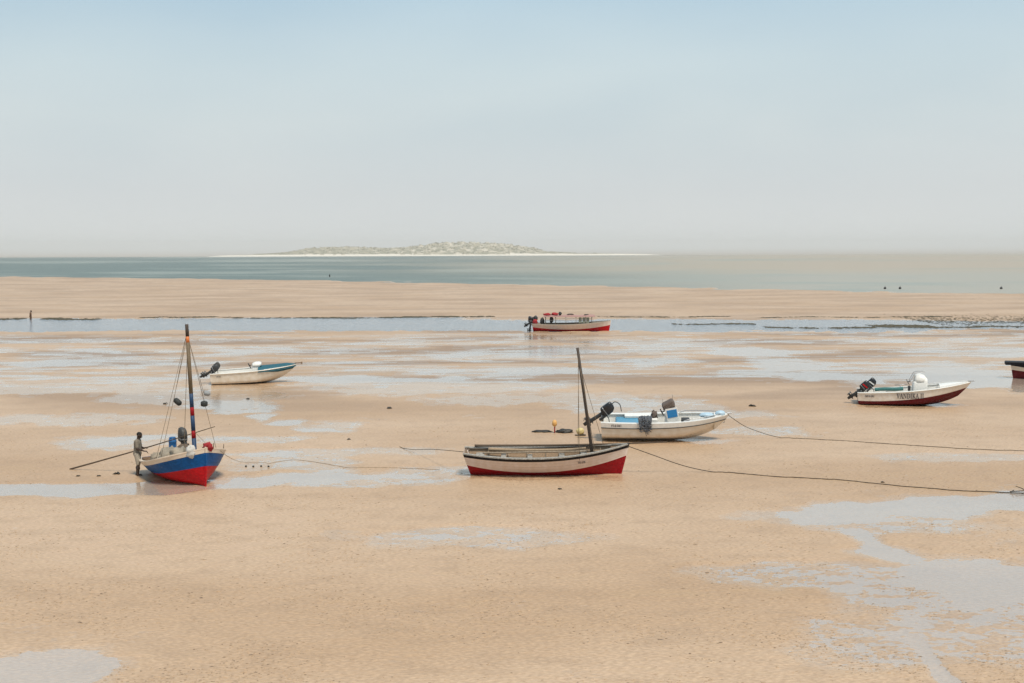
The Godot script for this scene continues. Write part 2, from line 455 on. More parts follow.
func build_sea():
	var band := FastNoiseLite.new()
	band.seed = 77
	band.frequency = 1.0
	band.fractal_octaves = 4
	var pts := PackedVector3Array()
	var tones := PackedColorArray()
	var index := PackedInt32Array()
	var rows := []
	var y := 46.0
	while y > 0.85:
		rows.append(HORIZON_PX / y)
		y -= 0.33
	var cols := 160
	for d in rows:
		for c in cols:
			var u := (2.0 * c / (cols - 1) - 1.0) * 0.66
			var q: float = 1000.0 / d
			# banks of sand and weed under shallow water, long and drawn out along the coast
			var n := band.get_noise_2d(u * 2.2 + 3.0, q * 1.1) * 0.6 + band.get_noise_2d(u * 5.0, q * 2.6) * 0.55
			var deep := Color(0.095, 0.124, 0.104)
			var shoal := Color(0.36, 0.285, 0.195)
			var green := Color(0.225, 0.225, 0.18)
			var side := smoothstep(-0.25, 0.25, u + n * 0.22)
			var far := smoothstep(2.3, 1.4, q + n * 0.5)
			var tone := deep.lerp(green, side * 0.95).lerp(Color(0.345, 0.31, 0.25), smoothstep(0.0, 0.3, u) * 0.8)
			tone = tone.lerp(shoal, side * far * 0.85)
			tone = tone.lerp(Color(0.24, 0.26, 0.22), clampf(n * 2.0 - 0.1, 0, 1) * 0.8)
			pts.append(Vector3(u * d, 0.006, -d))
			tones.append(tone)
	for r in rows.size() - 1:
		for c in cols - 1:
			var i := r * cols + c
			index.append_array([i, i + cols, i + 1, i + 1, i + cols, i + cols + 1])
	var normals := PackedVector3Array()
	normals.resize(pts.size())
	normals.fill(Vector3.UP)
	var ar := []
	ar.resize(Mesh.ARRAY_MAX)
	ar[Mesh.ARRAY_VERTEX] = pts
	ar[Mesh.ARRAY_NORMAL] = normals
	ar[Mesh.ARRAY_COLOR] = tones
	ar[Mesh.ARRAY_INDEX] = index
	var me := ArrayMesh.new()
	me.add_surface_from_arrays(Mesh.PRIMITIVE_TRIANGLES, ar)
	structure("sea", me, materials.sea_water)


func build_island():
	var far := 8000.0
	var per := 6.957
	var prof := [[205, 0], [225, 1.5], [245, 2.2], [265, 3.2], [280, 4.6], [294, 7.0], [310, 8.6], [345, 8.8], [370, 7.6], [395, 7.8], [415, 10.0], [440, 12.3], [470, 12.8], [492, 12.2], [515, 9.6], [535, 7.2], [550, 3.6], [568, 3.0], [582, 1.8], [600, 2.0], [625, 1.4], [645, 1.0], [665, 0]]
	var n := FastNoiseLite.new()
	n.seed = 9
	n.frequency = 0.011
	n.fractal_octaves = 4
	var cols := 460
	var deep := 26
	var pts := PackedVector3Array()
	var tones := PackedColorArray()
	var index := PackedInt32Array()
	var tops := []
	for r in deep:
		var f := float(r) / (deep - 1)
		for c in cols:
			var px := 205.0 + 460.0 * c / (cols - 1)
			var top := 0.0
			for k in prof.size() - 1:
				if px >= prof[k][0] and px <= prof[k + 1][0]:
					top = lerpf(prof[k][1], prof[k + 1][1], (px - prof[k][0]) / (prof[k + 1][0] - prof[k][0]))
			var x := (px - 512.0) * per
			var z := -far - f * 700.0
			var v := n.get_noise_2d(x, z * 1.5)
			var ridge := sin(PI * clampf((f - 0.05) / 0.95, 0, 1) * 0.72) if f > 0.05 else 0.0
			var beach := clampf(f / 0.06, 0, 1) * minf(top, 1.2) * per * 1.1
			var h := beach + maxf(0.0, top - 1.2) * per * ridge * (1.0 + 0.45 * v)
			if r == deep - 1:
				h = 0.0
			pts.append(Vector3(x, h - 0.5, z))
			var bush := Color(0.22, 0.20, 0.125).lerp(Color(0.40, 0.345, 0.24), clampf(v * 2.0 + 0.3, 0, 1))
			var bare := smoothstep(0.17, 0.36, n.get_noise_2d(x * 0.8 + 900.0, z * 2.0) - absf(px - 470.0) * 0.0020 + 0.10)
			var tone := bush.lerp(Color(0.56, 0.49, 0.38), bare)
			if h < 1.9 * per and f < 0.2 or top < 1.6:
				tone = Color(0.74, 0.67, 0.56)
			tones.append(tone)
			if h > 2.2 * per and bare < 0.3:
				tops.append(Vector3(x, h - 0.5, z))
	for r in deep - 1:
		for c in cols - 1:
			var i := r * cols + c
			index.append_array([i, i + cols, i + 1, i + 1, i + cols, i + cols + 1])
	var ar := []
	ar.resize(Mesh.ARRAY_MAX)
	ar[Mesh.ARRAY_VERTEX] = pts
	ar[Mesh.ARRAY_COLOR] = tones
	ar[Mesh.ARRAY_INDEX] = index
	var raw := ArrayMesh.new()
	raw.add_surface_from_arrays(Mesh.PRIMITIVE_TRIANGLES, ar)
	var st := SurfaceTool.new()
	st.create_from(raw, 0)
	st.generate_normals()
	structure("island_hills", st.commit(), materials.island_ground)
	# scrub on the dunes: too far to tell one bush from the next
	var bush_mesh := lump(6, 5, 0.35, 3)
	var mm := MultiMesh.new()
	mm.transform_format = MultiMesh.TRANSFORM_3D
	mm.mesh = bush_mesh
	mm.instance_count = 2200
	for i in 2200:
		var p: Vector3 = tops[rng.randi() % tops.size()]
		var s := rng.randf_range(1.5, 3.2)
		mm.set_instance_transform(i, Transform3D(Basis(Vector3.UP, rng.randf() * TAU).scaled(Vector3(s * rng.randf_range(1.0, 2.2), s, s)), p + Vector3(rng.randf_range(-6, 6), s * 0.3, rng.randf_range(-9, 9))))
	var bushes := MultiMeshInstance3D.new()
	bushes.name = "island_scrub"
	bushes.multimesh = mm
	bushes.material_override = materials.island_leaves
	add_child(bushes, true)
	tag(bushes, "hazy olive scrub covering the dunes of the far island", "scrub", "", "stuff")


# ---------------------------------------------------------------- helpers
func numbered(called: String) -> String:
	taken[called] = taken.get(called, 0) + 1
	return called if taken[called] == 1 else "%s_%03d" % [called, taken[called] - 1]


func tag(o: Node, label: String, category := "", group := "", kind := ""):
	if label: o.set_meta("label", label)
	if category: o.set_meta("category", category)
	if group: o.set_meta("group", group)
	if kind: o.set_meta("kind", kind)


func structure(called: String, me: Mesh, m: Material):
	var o := MeshInstance3D.new()
	o.name = numbered(called)
	o.mesh = me
	o.material_override = m
	add_child(o, true)
	o.set_meta("kind", "structure")
	return o


func thing(called: String, label: String, category: String, at: Vector3, turn := 0.0, group := "") -> Node3D:
	var o := Node3D.new()
	o.name = numbered(called)
	add_child(o)
	o.position = at
	o.rotation.y = turn
	tag(o, label, category, group)
	return o


func part(called: String, st, m, parent: Node = self) -> MeshInstance3D:
	var o := MeshInstance3D.new()
	o.name = numbered(called) if parent == self else called
	if st is SurfaceTool:
		st.generate_normals()
		o.mesh = st.commit()
	else:
		o.mesh = st
	o.material_override = materials[m] if m is String else m
	parent.add_child(o, true)
	return o


func tool(flat := false) -> SurfaceTool:
	var st := SurfaceTool.new()
	st.begin(Mesh.PRIMITIVE_TRIANGLES)
	st.set_smooth_group(-1 if flat else 0)
	return st


func tri(st: SurfaceTool, a: Vector3, b: Vector3, c: Vector3, out: Vector3):
	if (a - c).cross(a - b).dot(out) >= 0.0:
		st.add_vertex(a); st.add_vertex(b); st.add_vertex(c)
	else:
		st.add_vertex(a); st.add_vertex(c); st.add_vertex(b)


func quad(st: SurfaceTool, a: Vector3, b: Vector3, c: Vector3, d: Vector3, out: Vector3):
	tri(st, a, b, c, out)
	tri(st, a, c, d, out)


func lump(around: int, up: int, rough: float, seed_: int) -> ArrayMesh:
	# a small uneven pebble- or bush-like body, about one unit in radius
	var n := FastNoiseLite.new()
	n.seed = seed_
	n.frequency = 0.9
	var st := tool()
	var at := func(i: int, j: int) -> Vector3:
		var ph := PI * j / up
		var th := TAU * (i % around) / around
		var p := Vector3(sin(ph) * cos(th), cos(ph), sin(ph) * sin(th))
		return p * (1.0 + rough * 1.6 * n.get_noise_3dv(p * 1.7))
	for j in up:
		for i in around:
			var a: Vector3 = at.call(i, j)
			var b: Vector3 = at.call(i + 1, j)
			var c: Vector3 = at.call(i + 1, j + 1)
			var d: Vector3 = at.call(i, j + 1)
			if j > 0: tri(st, a, b, c, a + b + c)
			if j < up - 1: tri(st, a, c, d, a + c + d)
	st.generate_normals()
	return st.commit()

func frame_along(dir: Vector3) -> Basis:
	var up := Vector3.UP if absf(dir.y) < 0.95 else Vector3.RIGHT
	var x := dir.cross(up).normalized()
	return Basis(x, x.cross(dir).normalized(), dir)


func tube(st: SurfaceTool, pts: Array, r0: float, r1 := -1.0, sides := 8):
	if r1 < 0: r1 = r0
	var rings := []
	for i in pts.size():
		var a: Vector3 = pts[maxi(i - 1, 0)]
		var b: Vector3 = pts[mini(i + 1, pts.size() - 1)]
		var f := frame_along((b - a).normalized())
		var r := lerpf(r0, r1, float(i) / (pts.size() - 1))
		var ring := []
		for k in sides:
			var th := TAU * k / sides
			ring.append(pts[i] + (f.x * cos(th) + f.y * sin(th)) * r)
		rings.append(ring)
	loft(st, rings)


func loft(st: SurfaceTool, rings: Array, capped := true):
	for i in rings.size() - 1:
		var mid_a := middle(rings[i])
		var mid_b := middle(rings[i + 1])
		var n: int = rings[i].size()
		for k in n:
			var a: Vector3 = rings[i][k]
			var b: Vector3 = rings[i][(k + 1) % n]
			var c: Vector3 = rings[i + 1][(k + 1) % n]
			var d: Vector3 = rings[i + 1][k]
			quad(st, a, b, c, d, (a + b + c + d) * 0.25 - (mid_a + mid_b) * 0.5)
	if capped:
		for e in [0, rings.size() - 1]:
			var m := middle(rings[e])
			var out := m - middle(rings[1 if e == 0 else e - 1])
			var n: int = rings[e].size()
			for k in n:
				tri(st, rings[e][k], rings[e][(k + 1) % n], m, out)


func middle(ring: Array) -> Vector3:
	var s := Vector3.ZERO
	for p in ring: s += p
	return s / ring.size()


func smooth_line(pts: Array, steps := 6) -> Array:
	var out := []
	for i in pts.size() - 1:
		var p0: Vector3 = pts[maxi(i - 1, 0)]
		var p3: Vector3 = pts[mini(i + 2, pts.size() - 1)]
		for k in steps:
			out.append(pts[i].cubic_interpolate(pts[i + 1], p0, p3, float(k) / steps))
	out.append(pts[-1])
	return out


func block(st: SurfaceTool, at: Vector3, size: Vector3, turn := Basis.IDENTITY, cut := 0.012):
	# a box with chamfered edges
	var h := size * 0.5
	var e := minf(cut, minf(h.x, minf(h.y, h.z)) * 0.4)
	var corner := func(s: Vector3, axis: int) -> Vector3:
		var p := Vector3(s.x * (h.x - e), s.y * (h.y - e), s.z * (h.z - e))
		p[axis] = s[axis] * h[axis]
		return at + turn * p
	for axis in 3:
		var u := (axis + 1) % 3
		var v := (axis + 2) % 3
		for sg in [-1.0, 1.0]:
			var q := []
			for w in [[-1, -1], [1, -1], [1, 1], [-1, 1]]:
				var s := Vector3.ZERO
				s[axis] = sg; s[u] = w[0]; s[v] = w[1]
				q.append(corner.call(s, axis))
			var out := Vector3.ZERO
			out[axis] = sg
			quad(st, q[0], q[1], q[2], q[3], turn * out)
			for sg2 in [-1.0, 1.0]:   # the edge between this face and the one across u
				var a := Vector3.ZERO
				a[axis] = sg; a[u] = sg2; a[v] = -1
				var b := a
				b[v] = 1
				quad(st, corner.call(a, axis), corner.call(b, axis), corner.call(b, u), corner.call(a, u), turn * (a + b))
	for x in [-1.0, 1.0]:
		for y in [-1.0, 1.0]:
			for z in [-1.0, 1.0]:
				var s := Vector3(x, y, z)
				tri(st, corner.call(s, 0), corner.call(s, 1), corner.call(s, 2), turn * s)


func rounded(st: SurfaceTool, stations: Array, around := 14, power := 0.6):
	# stations: [centre, half width along z, half height along its own normal, direction]
	var rings := []
	for s in stations:
		var ring := []
		var up: Vector3 = s[3] if s.size() > 3 else Vector3.RIGHT
		for k in around:
			var th := TAU * k / around
			var c := signf(cos(th)) * pow(absf(cos(th)), power)
			var d := signf(sin(th)) * pow(absf(sin(th)), power)
			ring.append(s[0] + Vector3(0, 0, 1) * s[1] * c + up * s[2] * d)
		rings.append(ring)
	loft(st, rings)


class Hull:
	var length := 6.5
	var half := 0.95
	var stern_width := 0.6
	var widest := 0.45
	var bow_power := 2.2
	var sheer := Vector3(0.9, 0.8, 1.2)
	var rise := 0.0
	var rise_from := 0.6
	var bow_rake := 0.32
	var bow_curve := 1.0
	var stern_rake := 0.3
	var fullness := 0.45
	var bow_sharp := 0.85
	var chine := 0.0
	var chine_width := 0.85

	func bend(q: Vector3, t: float) -> float:
		# the parabola through q.x at the stern, q.y at 0.45 and q.z at the bow
		var k := 0.45
		var a := ((q.z - q.x) - (q.y - q.x) / k) / (1.0 - k)
		var b := (q.y - q.x) / k - a * k
		return q.x + b * t + a * t * t

	func top(t: float) -> float:
		return bend(sheer, t)

	func keel(t: float) -> float:
		return rise * pow(clampf((t - rise_from) / (1.0 - rise_from), 0, 1), 2.0)

	func breadth(t: float) -> float:
		if t < widest:
			return half * lerpf(stern_width, 1.0, 1.0 - pow(1.0 - t / widest, 2.0))
		return half * maxf(0.0, 1.0 - pow((t - widest) / (1.0 - widest), bow_power)) + 0.012

	func fill(t: float, v: float) -> float:
		var fore := clampf((t - 0.5) / 0.5, 0, 1)
		if chine > 0.0:
			var cv := lerpf(chine, 0.62, fore * fore)
			var cw := lerpf(chine_width, 0.62, fore * fore)
			return cw * v / cv if v < cv else lerpf(cw, 1.0, pow((v - cv) / (1.0 - cv), 0.8))
		return pow(clampf(v, 0, 1), lerpf(fullness, bow_sharp, fore * fore))

	func pt(t: float, v: float, side: float, off := 0.0) -> Vector3:
		var back := -length / 2 + stern_rake * (1.0 - v)
		var front := length / 2 - bow_rake * pow(1.0 - v, bow_curve)
		var y := keel(t) + (top(t) - keel(t)) * v
		return Vector3(lerpf(back, front, t), y, side * maxf(0.004, breadth(t) * fill(t, v) + off))

	func level(t: float, y: float) -> float:
		return clampf((y - keel(t)) / (top(t) - keel(t)), 0.0, 1.0)


func strip(st: SurfaceTool, h: Hull, low: Callable, high: Callable, side: float, off := 0.0, inward := false, t0 := 0.0, t1 := 1.0, nt := 30, nv := 5):
	for i in nt:
		var ta := lerpf(t0, t1, float(i) / nt)
		var tb := lerpf(t0, t1, float(i + 1) / nt)
		for j in nv:
			var fa := float(j) / nv
			var fb := float(j + 1) / nv
			var a := h.pt(ta, lerpf(low.call(ta), high.call(ta), fa), side, off)
			var b := h.pt(tb, lerpf(low.call(tb), high.call(tb), fa), side, off)
			var c := h.pt(tb, lerpf(low.call(tb), high.call(tb), fb), side, off)
			var d := h.pt(ta, lerpf(low.call(ta), high.call(ta), fb), side, off)
			var out := Vector3(0.2 * (ta - 0.45), -0.25, side)
			quad(st, a, b, c, d, -out if inward else out)


func transom(st: SurfaceTool, h: Hull, low: float, high: float, off := 0.0, out := Vector3.LEFT):
	for j in 6:
		var fa := lerpf(low, high, j / 6.0)
		var fb := lerpf(low, high, (j + 1) / 6.0)
		var push := out * off
		quad(st, h.pt(0, fa, 1) + push, h.pt(0, fa, -1) + push, h.pt(0, fb, -1) + push, h.pt(0, fb, 1) + push, out)


func rail(st: SurfaceTool, h: Hull, side: float, inner: float, outer: float, under: float, over: float, t0 := 0.0, t1 := 1.0, nt := 30):
	var rings := []
	for i in nt + 1:
		var t := lerpf(t0, t1, float(i) / nt)
		var p := h.pt(t, 1.0, side)
		var z_in := side * maxf(0.006, absf(p.z) - inner)
		var z_out := p.z + side * outer
		rings.append([Vector3(p.x, p.y - under, z_in), Vector3(p.x, p.y + over, z_in), Vector3(p.x, p.y + over, z_out), Vector3(p.x, p.y - under, z_out)])
	loft(st, rings)


func across(h: Hull, t: float, y: float, shrink := 0.06) -> float:
	return maxf(0.02, absf(h.pt(t, h.level(t, y), 1).z) - shrink)


func floor_boards(h: Hull, y: float, t0: float, t1: float, material, parent: Node, boards := 5):
	# planks laid side by side along the bottom of the boat
	for k in boards:
		var st := tool(true)
		for i in 12:
			var ta := lerpf(t0, t1, i / 12.0)
			var tb := lerpf(t0, t1, (i + 1) / 12.0)
			var wa := across(h, ta, y)
			var wb := across(h, tb, y)
			var f0 := -1.0 + 2.0 * k / boards + 0.012
			var f1 := -1.0 + 2.0 * (k + 1) / boards - 0.012
			var lift := 0.006 * (k % 2)
			var xa := h.pt(ta, h.level(ta, y), 1).x
			var xb := h.pt(tb, h.level(tb, y), 1).x
			quad(st, Vector3(xa, y + lift, wa * f0), Vector3(xb, y + lift, wb * f0), Vector3(xb, y + lift, wb * f1), Vector3(xa, y + lift, wa * f1), Vector3.UP)
		part("floor_board", st, material, parent)


func letters(text: String, height: float, h: Hull, t: float, y: float, side: float, m, parent: Node, serif := false, called := "lettering", squeeze := 0.62):
	var tm := TextMesh.new()
	var f := SystemFont.new()
	f.font_names = PackedStringArray(["Droid Serif" if serif else "Droid Sans"])
	f.font_weight = 700
	tm.font = f
	tm.text = text
	tm.font_size = 32
	tm.pixel_size = height / 24.0
	tm.depth = 0.004
	var o := part(called, tm, m, parent)
	var a := h.pt(t - 0.06, h.level(t - 0.06, y - 0.0), side)
	var b := h.pt(t + 0.06, h.level(t + 0.06, y), side)
	var u := h.pt(t, h.level(t, y + 0.08), side) - h.pt(t, h.level(t, y - 0.08), side)
	var along := (b - a).normalized() * side
	var out := along.cross(u.normalized()).normalized()
	o.transform = Transform3D(Basis(along * squeeze, out.cross(along).normalized(), out), h.pt(t, h.level(t, y), side) + out * 0.03)


func to_world(o: Node3D, p: Vector3) -> Vector3:
	return o.transform * p


func outboard(parent: Node3D, at: Vector3, tilt: float, size := 1.0, cowl = "motor_black", stripe = null, turn := 0.0):
	# hung on the transom at the pivot; tilt swings the propeller aft and up
	var o := Node3D.new()
	o.name = "outboard_motor"
	parent.add_child(o, true)
	o.position = at
	o.rotation = Vector3(0, turn, -tilt)
	o.scale = Vector3.ONE * size
	var st := tool()
	rounded(st, [[Vector3(-0.19, 0.08, 0), 0.09, 0.15], [Vector3(-0.19, 0.12, 0), 0.135, 0.21], [Vector3(-0.19, 0.20, 0), 0.14, 0.225], [Vector3(-0.19, 0.215, 0), 0.125, 0.205], [Vector3(-0.19, 0.235, 0), 0.14, 0.23], [Vector3(-0.20, 0.48, 0), 0.13, 0.22], [Vector3(-0.235, 0.60, 0), 0.11, 0.17], [Vector3(-0.255, 0.635, 0), 0.05, 0.09]], 16, 0.5)
	part("cowling", st, cowl, o)
	st = tool()
	rounded(st, [[Vector3(-0.17, 0.10, 0), 0.10, 0.15], [Vector3(-0.17, 0.04, 0), 0.07, 0.09], [Vector3(-0.18, -0.14, 0), 0.055, 0.08], [Vector3(-0.20, -0.45, 0), 0.045, 0.085], [Vector3(-0.22, -0.62, 0), 0.04, 0.10], [Vector3(-0.23, -0.86, 0), 0.02, 0.07]], 12, 0.8)
	part("leg", st, "motor_dark", o)
	st = tool(true)
	block(st, Vector3(-0.28, -0.50, 0), Vector3(0.42, 0.022, 0.24))
	part("cavitation_plate", st, "motor_dark", o)
	st = tool()
	rounded(st, [[Vector3(-0.03, -0.64, 0), 0.012, 0.012, Vector3.UP], [Vector3(-0.12, -0.64, 0), 0.05, 0.05, Vector3.UP], [Vector3(-0.34, -0.64, 0), 0.055, 0.055, Vector3.UP], [Vector3(-0.46, -0.64, 0), 0.03, 0.03, Vector3.UP]], 10, 1.0)
	part("gearcase", st, "motor_dark", o)
	for k in 3:
		st = tool()
		var b := Basis(Vector3.RIGHT, TAU * k / 3.0)
		var lean := Basis(Vector3.UP, 0.6)
		var ring0 := []
		var ring1 := []
		for i in 8:
			var th := TAU * i / 8
			var p := Vector3(0.006, 0, 0) * cos(th) + Vector3(0, 0, 0.035) * sin(th)
			ring0.append(Vector3(-0.42, -0.64, 0) + b * (Vector3(0, 0.03, 0) + lean * p))
			ring1.append(Vector3(-0.42, -0.64, 0) + b * (Vector3(0, 0.16, 0) + lean * p * 1.7))
		loft(st, [ring0, ring1])
		part("propeller_blade", st, "metal_grey", o)
	st = tool(true)
	block(st, Vector3(-0.02, -0.05, 0), Vector3(0.09, 0.30, 0.20))
	part("clamp_bracket", st, "motor_dark", o)
	st = tool()
	rounded(st, [[Vector3(-0.19, 0.205, 0), 0.142, 0.228], [Vector3(-0.19, 0.228, 0), 0.142, 0.228]], 16, 0.5)
	part("cowl_seal", st, "metal_grey", o)
	for s in [-1, 1]:
		st = tool()
		tube(st, [Vector3(0.02, -0.12, s * 0.07), Vector3(-0.15, 0.02, s * 0.07)], 0.018, 0.018, 6)
		part("tilt_ram", st, "metal_grey", o)
	st = tool()
	tube(st, smooth_line([Vector3(-0.08, 0.12, 0.05), Vector3(0.12, 0.16, 0.06), Vector3(0.30, 0.08, 0.03), Vector3(0.42, 0.1, 0.0)]), 0.022, 0.016, 6)
	part("steering_arm", st, "motor_dark", o)
	if stripe:
		for s in [-1, 1]:
			st = tool(true)
			block(st, Vector3(-0.20, 0.36, s * 0.168), Vector3(0.34, 0.07, 0.012), Basis(Vector3.BACK, 0.15), 0.003)
			part("stripe", st, stripe, o)
	return o


func dhow_shell(o: Node3D, h: Hull, line: Vector3, bottom, topside, band, band_deep: float, strakes: int, inside, cap):
	# bottom below the paint line, strakes above it, a wale round the sheer, lining, transom, stem and keel
	var zero := func(_t): return 0.0
	var paint := func(t): return h.level(t, h.bend(line, t))
	var under := func(t): return h.level(t, h.top(t) - band_deep)
	var one := func(_t): return 1.0
	var st := tool()
	for s in [-1, 1]: strip(st, h, zero, paint, s, 0, false, 0, 1, 34, 7)
	transom(st, h, 0.0, paint.call(0.0))
	part("bottom", st, bottom, o)
	for s in [-1, 1]:
		for k in strakes:
			st = tool()
			var lo := func(t): return lerpf(paint.call(t), under.call(t), (k + 0.0) / strakes) + (0.006 if k > 0 else 0.0)
			var hi := func(t): return lerpf(paint.call(t), under.call(t), (k + 1.0) / strakes)
			strip(st, h, lo, hi, s, 0.006 + 0.004 * (k % 2), false, 0, 1, 34, 2)
			part("strake", st, topside, o)
		st = tool()
		strip(st, h, paint, one, s, -0.012, false, 0, 1, 34, 3)
		part("side_planking", st, topside, o)
		st = tool()
		strip(st, h, under, one, s, 0.024, false, 0, 1, 34, 2)
		part("wale", st, band, o)
		st = tool(true)
		rail(st, h, s, 0.085, 0.034, 0.02, 0.028)
		part("gunwale", st, cap, o)
		st = tool()
		strip(st, h, func(t): return h.level(t, 0.16), one, s, -0.055, true, 0.02, 0.97, 30, 5)
		part("lining", st, inside, o)
	st = tool(true)
	transom(st, h, paint.call(0.0), 1.0)
	part("transom", st, topside, o)
	st = tool(true)
	transom(st, h, 0.2, 1.0, 0.06, Vector3.RIGHT)
	part("transom_lining", st, inside, o)
	var cuts := [[0.0, paint.call(1.0), bottom], [paint.call(1.0), under.call(1.0), topside], [under.call(1.0), 1.06, band]]
	for c in cuts:
		var pa := h.pt(1.0, c[0], 1) * Vector3(1, 1, 0)
		var pb := h.pt(1.0, minf(c[1], 1.0), 1) * Vector3(1, 1, 0)
		if c[1] > 1.0: pb += (pb - pa).normalized() * 0.05
		st = tool(true)
		block(st, (pa + pb) / 2, Vector3(0.05, 0.09, (pb - pa).length()), frame_along((pb - pa).normalized()), 0.008)
		part("stem_post", st, c[2], o)
	st = tool(true)
	block(st, Vector3((h.pt(0, 0, 1).x + h.pt(1, 0, 1).x) / 2, -0.01, 0), Vector3(h.pt(1, 0, 1).x - h.pt(0, 0, 1).x - 0.02, 0.09, 0.07))
	part("keel", st, bottom, o)


func thwart(o: Node3D, h: Hull, t: float, y: float, wide: float, m):
	var st := tool(true)
	var w := across(h, t, y, 0.05)
	block(st, Vector3(h.pt(t, h.level(t, y), 1).x, y, 0), Vector3(wide, 0.04, w * 2))
	part("thwart", st, m, o)


func rib(o: Node3D, h: Hull, t: float, m):
	for s in [-1, 1]:
		var st := tool()
		var pts := []
		for k in 6:
			pts.append(h.pt(t, lerpf(h.level(t, 0.2), 0.96, k / 5.0), s, -0.07))
		tube(st, pts, 0.028, 0.028, 5)
		part("rib", st, m, o)


func line_between(o: Node, called: String, a: Vector3, b: Vector3, r: float, m, sag := 0.0):
	var pts := []
	for k in 9:
		var f := k / 8.0
		pts.append(a.lerp(b, f) - Vector3(0, sag * 4.0 * f * (1 - f), 0))
	var st := tool()
	tube(st, pts, r, r, 5)
	return part(called, st, m, o)


func red_white_dhow():
	var o := thing("sailing_dhow", "red and white wooden dhow with black gunwale and bare raked mast, bow to the right", "sailboat", Vector3(1.33, -0.06, -45.1), 0.0, "")
	o.rotation = Vector3(deg_to_rad(4.0), deg_to_rad(-1.5), deg_to_rad(0.3))
	var h := Hull.new()
	h.length = 6.5
	h.half = 0.98
	h.stern_width = 0.58
	h.sheer = Vector3(1.04, 0.93, 1.27)
	h.fullness = 0.5
	h.bow_power = 2.4
	dhow_shell(o, h, Vector3(0.55, 0.27, 0.80), "paint_maroon", "paint_pink_white", "paint_black", 0.14, 4, "tan_wood", "grey_wood")
	floor_boards(h, 0.24, 0.06, 0.86, "old_wood", o, 6)
	for t in [0.14, 0.26, 0.38, 0.5, 0.62, 0.74, 0.84]: rib(o, h, t, "pale_wood")
	for a in [[0.09, 0.80, 0.34], [0.235, 0.72, 0.2], [0.40, 0.68, 0.2], [0.60, 0.72, 0.22], [0.735, 0.86, 0.24]]: thwart(o, h, a[0], a[1], a[2], "grey_wood")
	var st: SurfaceTool
	for s in [-1, 1]:
		st = tool(true)
		rail(st, h, s, 0.17, -0.088, 0.005, 0.012, 0.03, 0.9)
		part("side_deck", st, "grey_wood", o)
	st = tool()
	tube(st, [Vector3(1.92, 0.2, 0), Vector3(1.78, 1.3, 0), Vector3(1.26, 5.12, 0)], 0.085, 0.055, 10)
	part("mast", st, "mast_wood", o)
	st = tool(true)
	block(st, Vector3(1.92, 0.27, 0), Vector3(0.34, 0.12, 0.3))
	part("mast_step", st, "old_wood", o)
	line_between(o, "stay", Vector3(1.28, 4.9, 0), Vector3(1.3, 0.82, 0.80), 0.009, "rope_tan")
	line_between(o, "stay", Vector3(1.30, 4.6, 0), Vector3(2.35, 0.95, -0.6), 0.009, "rope_tan")
	line_between(o, "stay", Vector3(1.30, 4.7, 0), Vector3(1.3, 0.82, -0.88), 0.009, "rope_tan")
	line_between(o, "halyard", Vector3(1.36, 4.3, 0.05), Vector3(1.98, 0.72, 0.16), 0.011, "rope_tan")
	st = tool()
	tube(st, smooth_line([Vector3(1.80, 0.70, 0.1), Vector3(1.92, 0.73, 0), Vector3(1.8, 0.76, -0.1), Vector3(1.7, 0.79, 0), Vector3(1.8, 0.82, 0.1), Vector3(1.9, 0.85, 0.0)]), 0.022, 0.022, 6)
	part("rope_coil", st, "plastic_pale_yellow", o)
	letters("VLL-275", 0.10, h, 0.72, 0.72, 1, "lettering", o)
	# gear in the bilge
	for a in [["stowed_net", Vector3(-2.3, 0.58, 0.1), Vector3(0.42, 0.2, 0.4), "sack_brown", "brown net heaped in the stern of the red and white dhow", "net"], ["stowed_net", Vector3(0.4, 0.42, 0.2), Vector3(0.5, 0.2, 0.38), "rope_dark", "dark net heaped amidships in the red and white dhow", "net"], ["stowed_sack", Vector3(1.3, 0.52, 0.1), Vector3(0.34, 0.24, 0.3), "sack", "pale sack by the mast foot of the red and white dhow", "sack"], ["stowed_sack", Vector3(-0.75, 0.46, -0.1), Vector3(0.38, 0.2, 0.3), "cloth_brown", "brown bundle between the stern thwarts of the red and white dhow", "bundle"]]:
		var s := part(a[0], lump(18, 12, 0.42, 130 + taken.size()), a[3])
		s.transform = Transform3D(o.basis.scaled(a[2]), to_world(o, a[1]))
		tag(s, a[4], a[5], "gear in the red and white dhow")
	# the long spar and poles laid along the far rail
	spar("bamboo_yard", "long brown yard lying lengthwise over the red and white dhow, past its bow", "spar", [to_world(o, Vector3(-2.85, 1.10, -0.55)), to_world(o, Vector3(0.2, 1.04, -0.80)), to_world(o, Vector3(2.4, 1.17, -0.42)), to_world(o, Vector3(3.3, 1.27, -0.1)), to_world(o, Vector3(4.75, 1.40, 0.25))], 0.05, 0.022, "spar_wood")
	spar("sail_pole", "pale thin pole laid on the thwarts of the red and white dhow", "spar", [to_world(o, Vector3(-2.5, 0.96, 0.10)), to_world(o, Vector3(2.2, 0.94, -0.22))], 0.035, 0.028, "pale_wood")
	spar("furled_sail", "tan furled sail roll lying along the far side of the red and white dhow", "sail", [to_world(o, Vector3(-2.3, 0.98, -0.45)), to_world(o, Vector3(-1.0, 0.92, -0.5)), to_world(o, Vector3(0.6, 0.92, -0.5)), to_world(o, Vector3(1.6, 1.0, -0.45))], 0.07, 0.05, "sail_tan")
	return [o, h]


func spar(called: String, label: String, category: String, pts: Array, r0: float, r1: float, m):
	var st := tool()
	tube(st, smooth_line(pts, 5), r0, r1, 8)
	var o := part(called, st, m)
	tag(o, label, category)
	return o


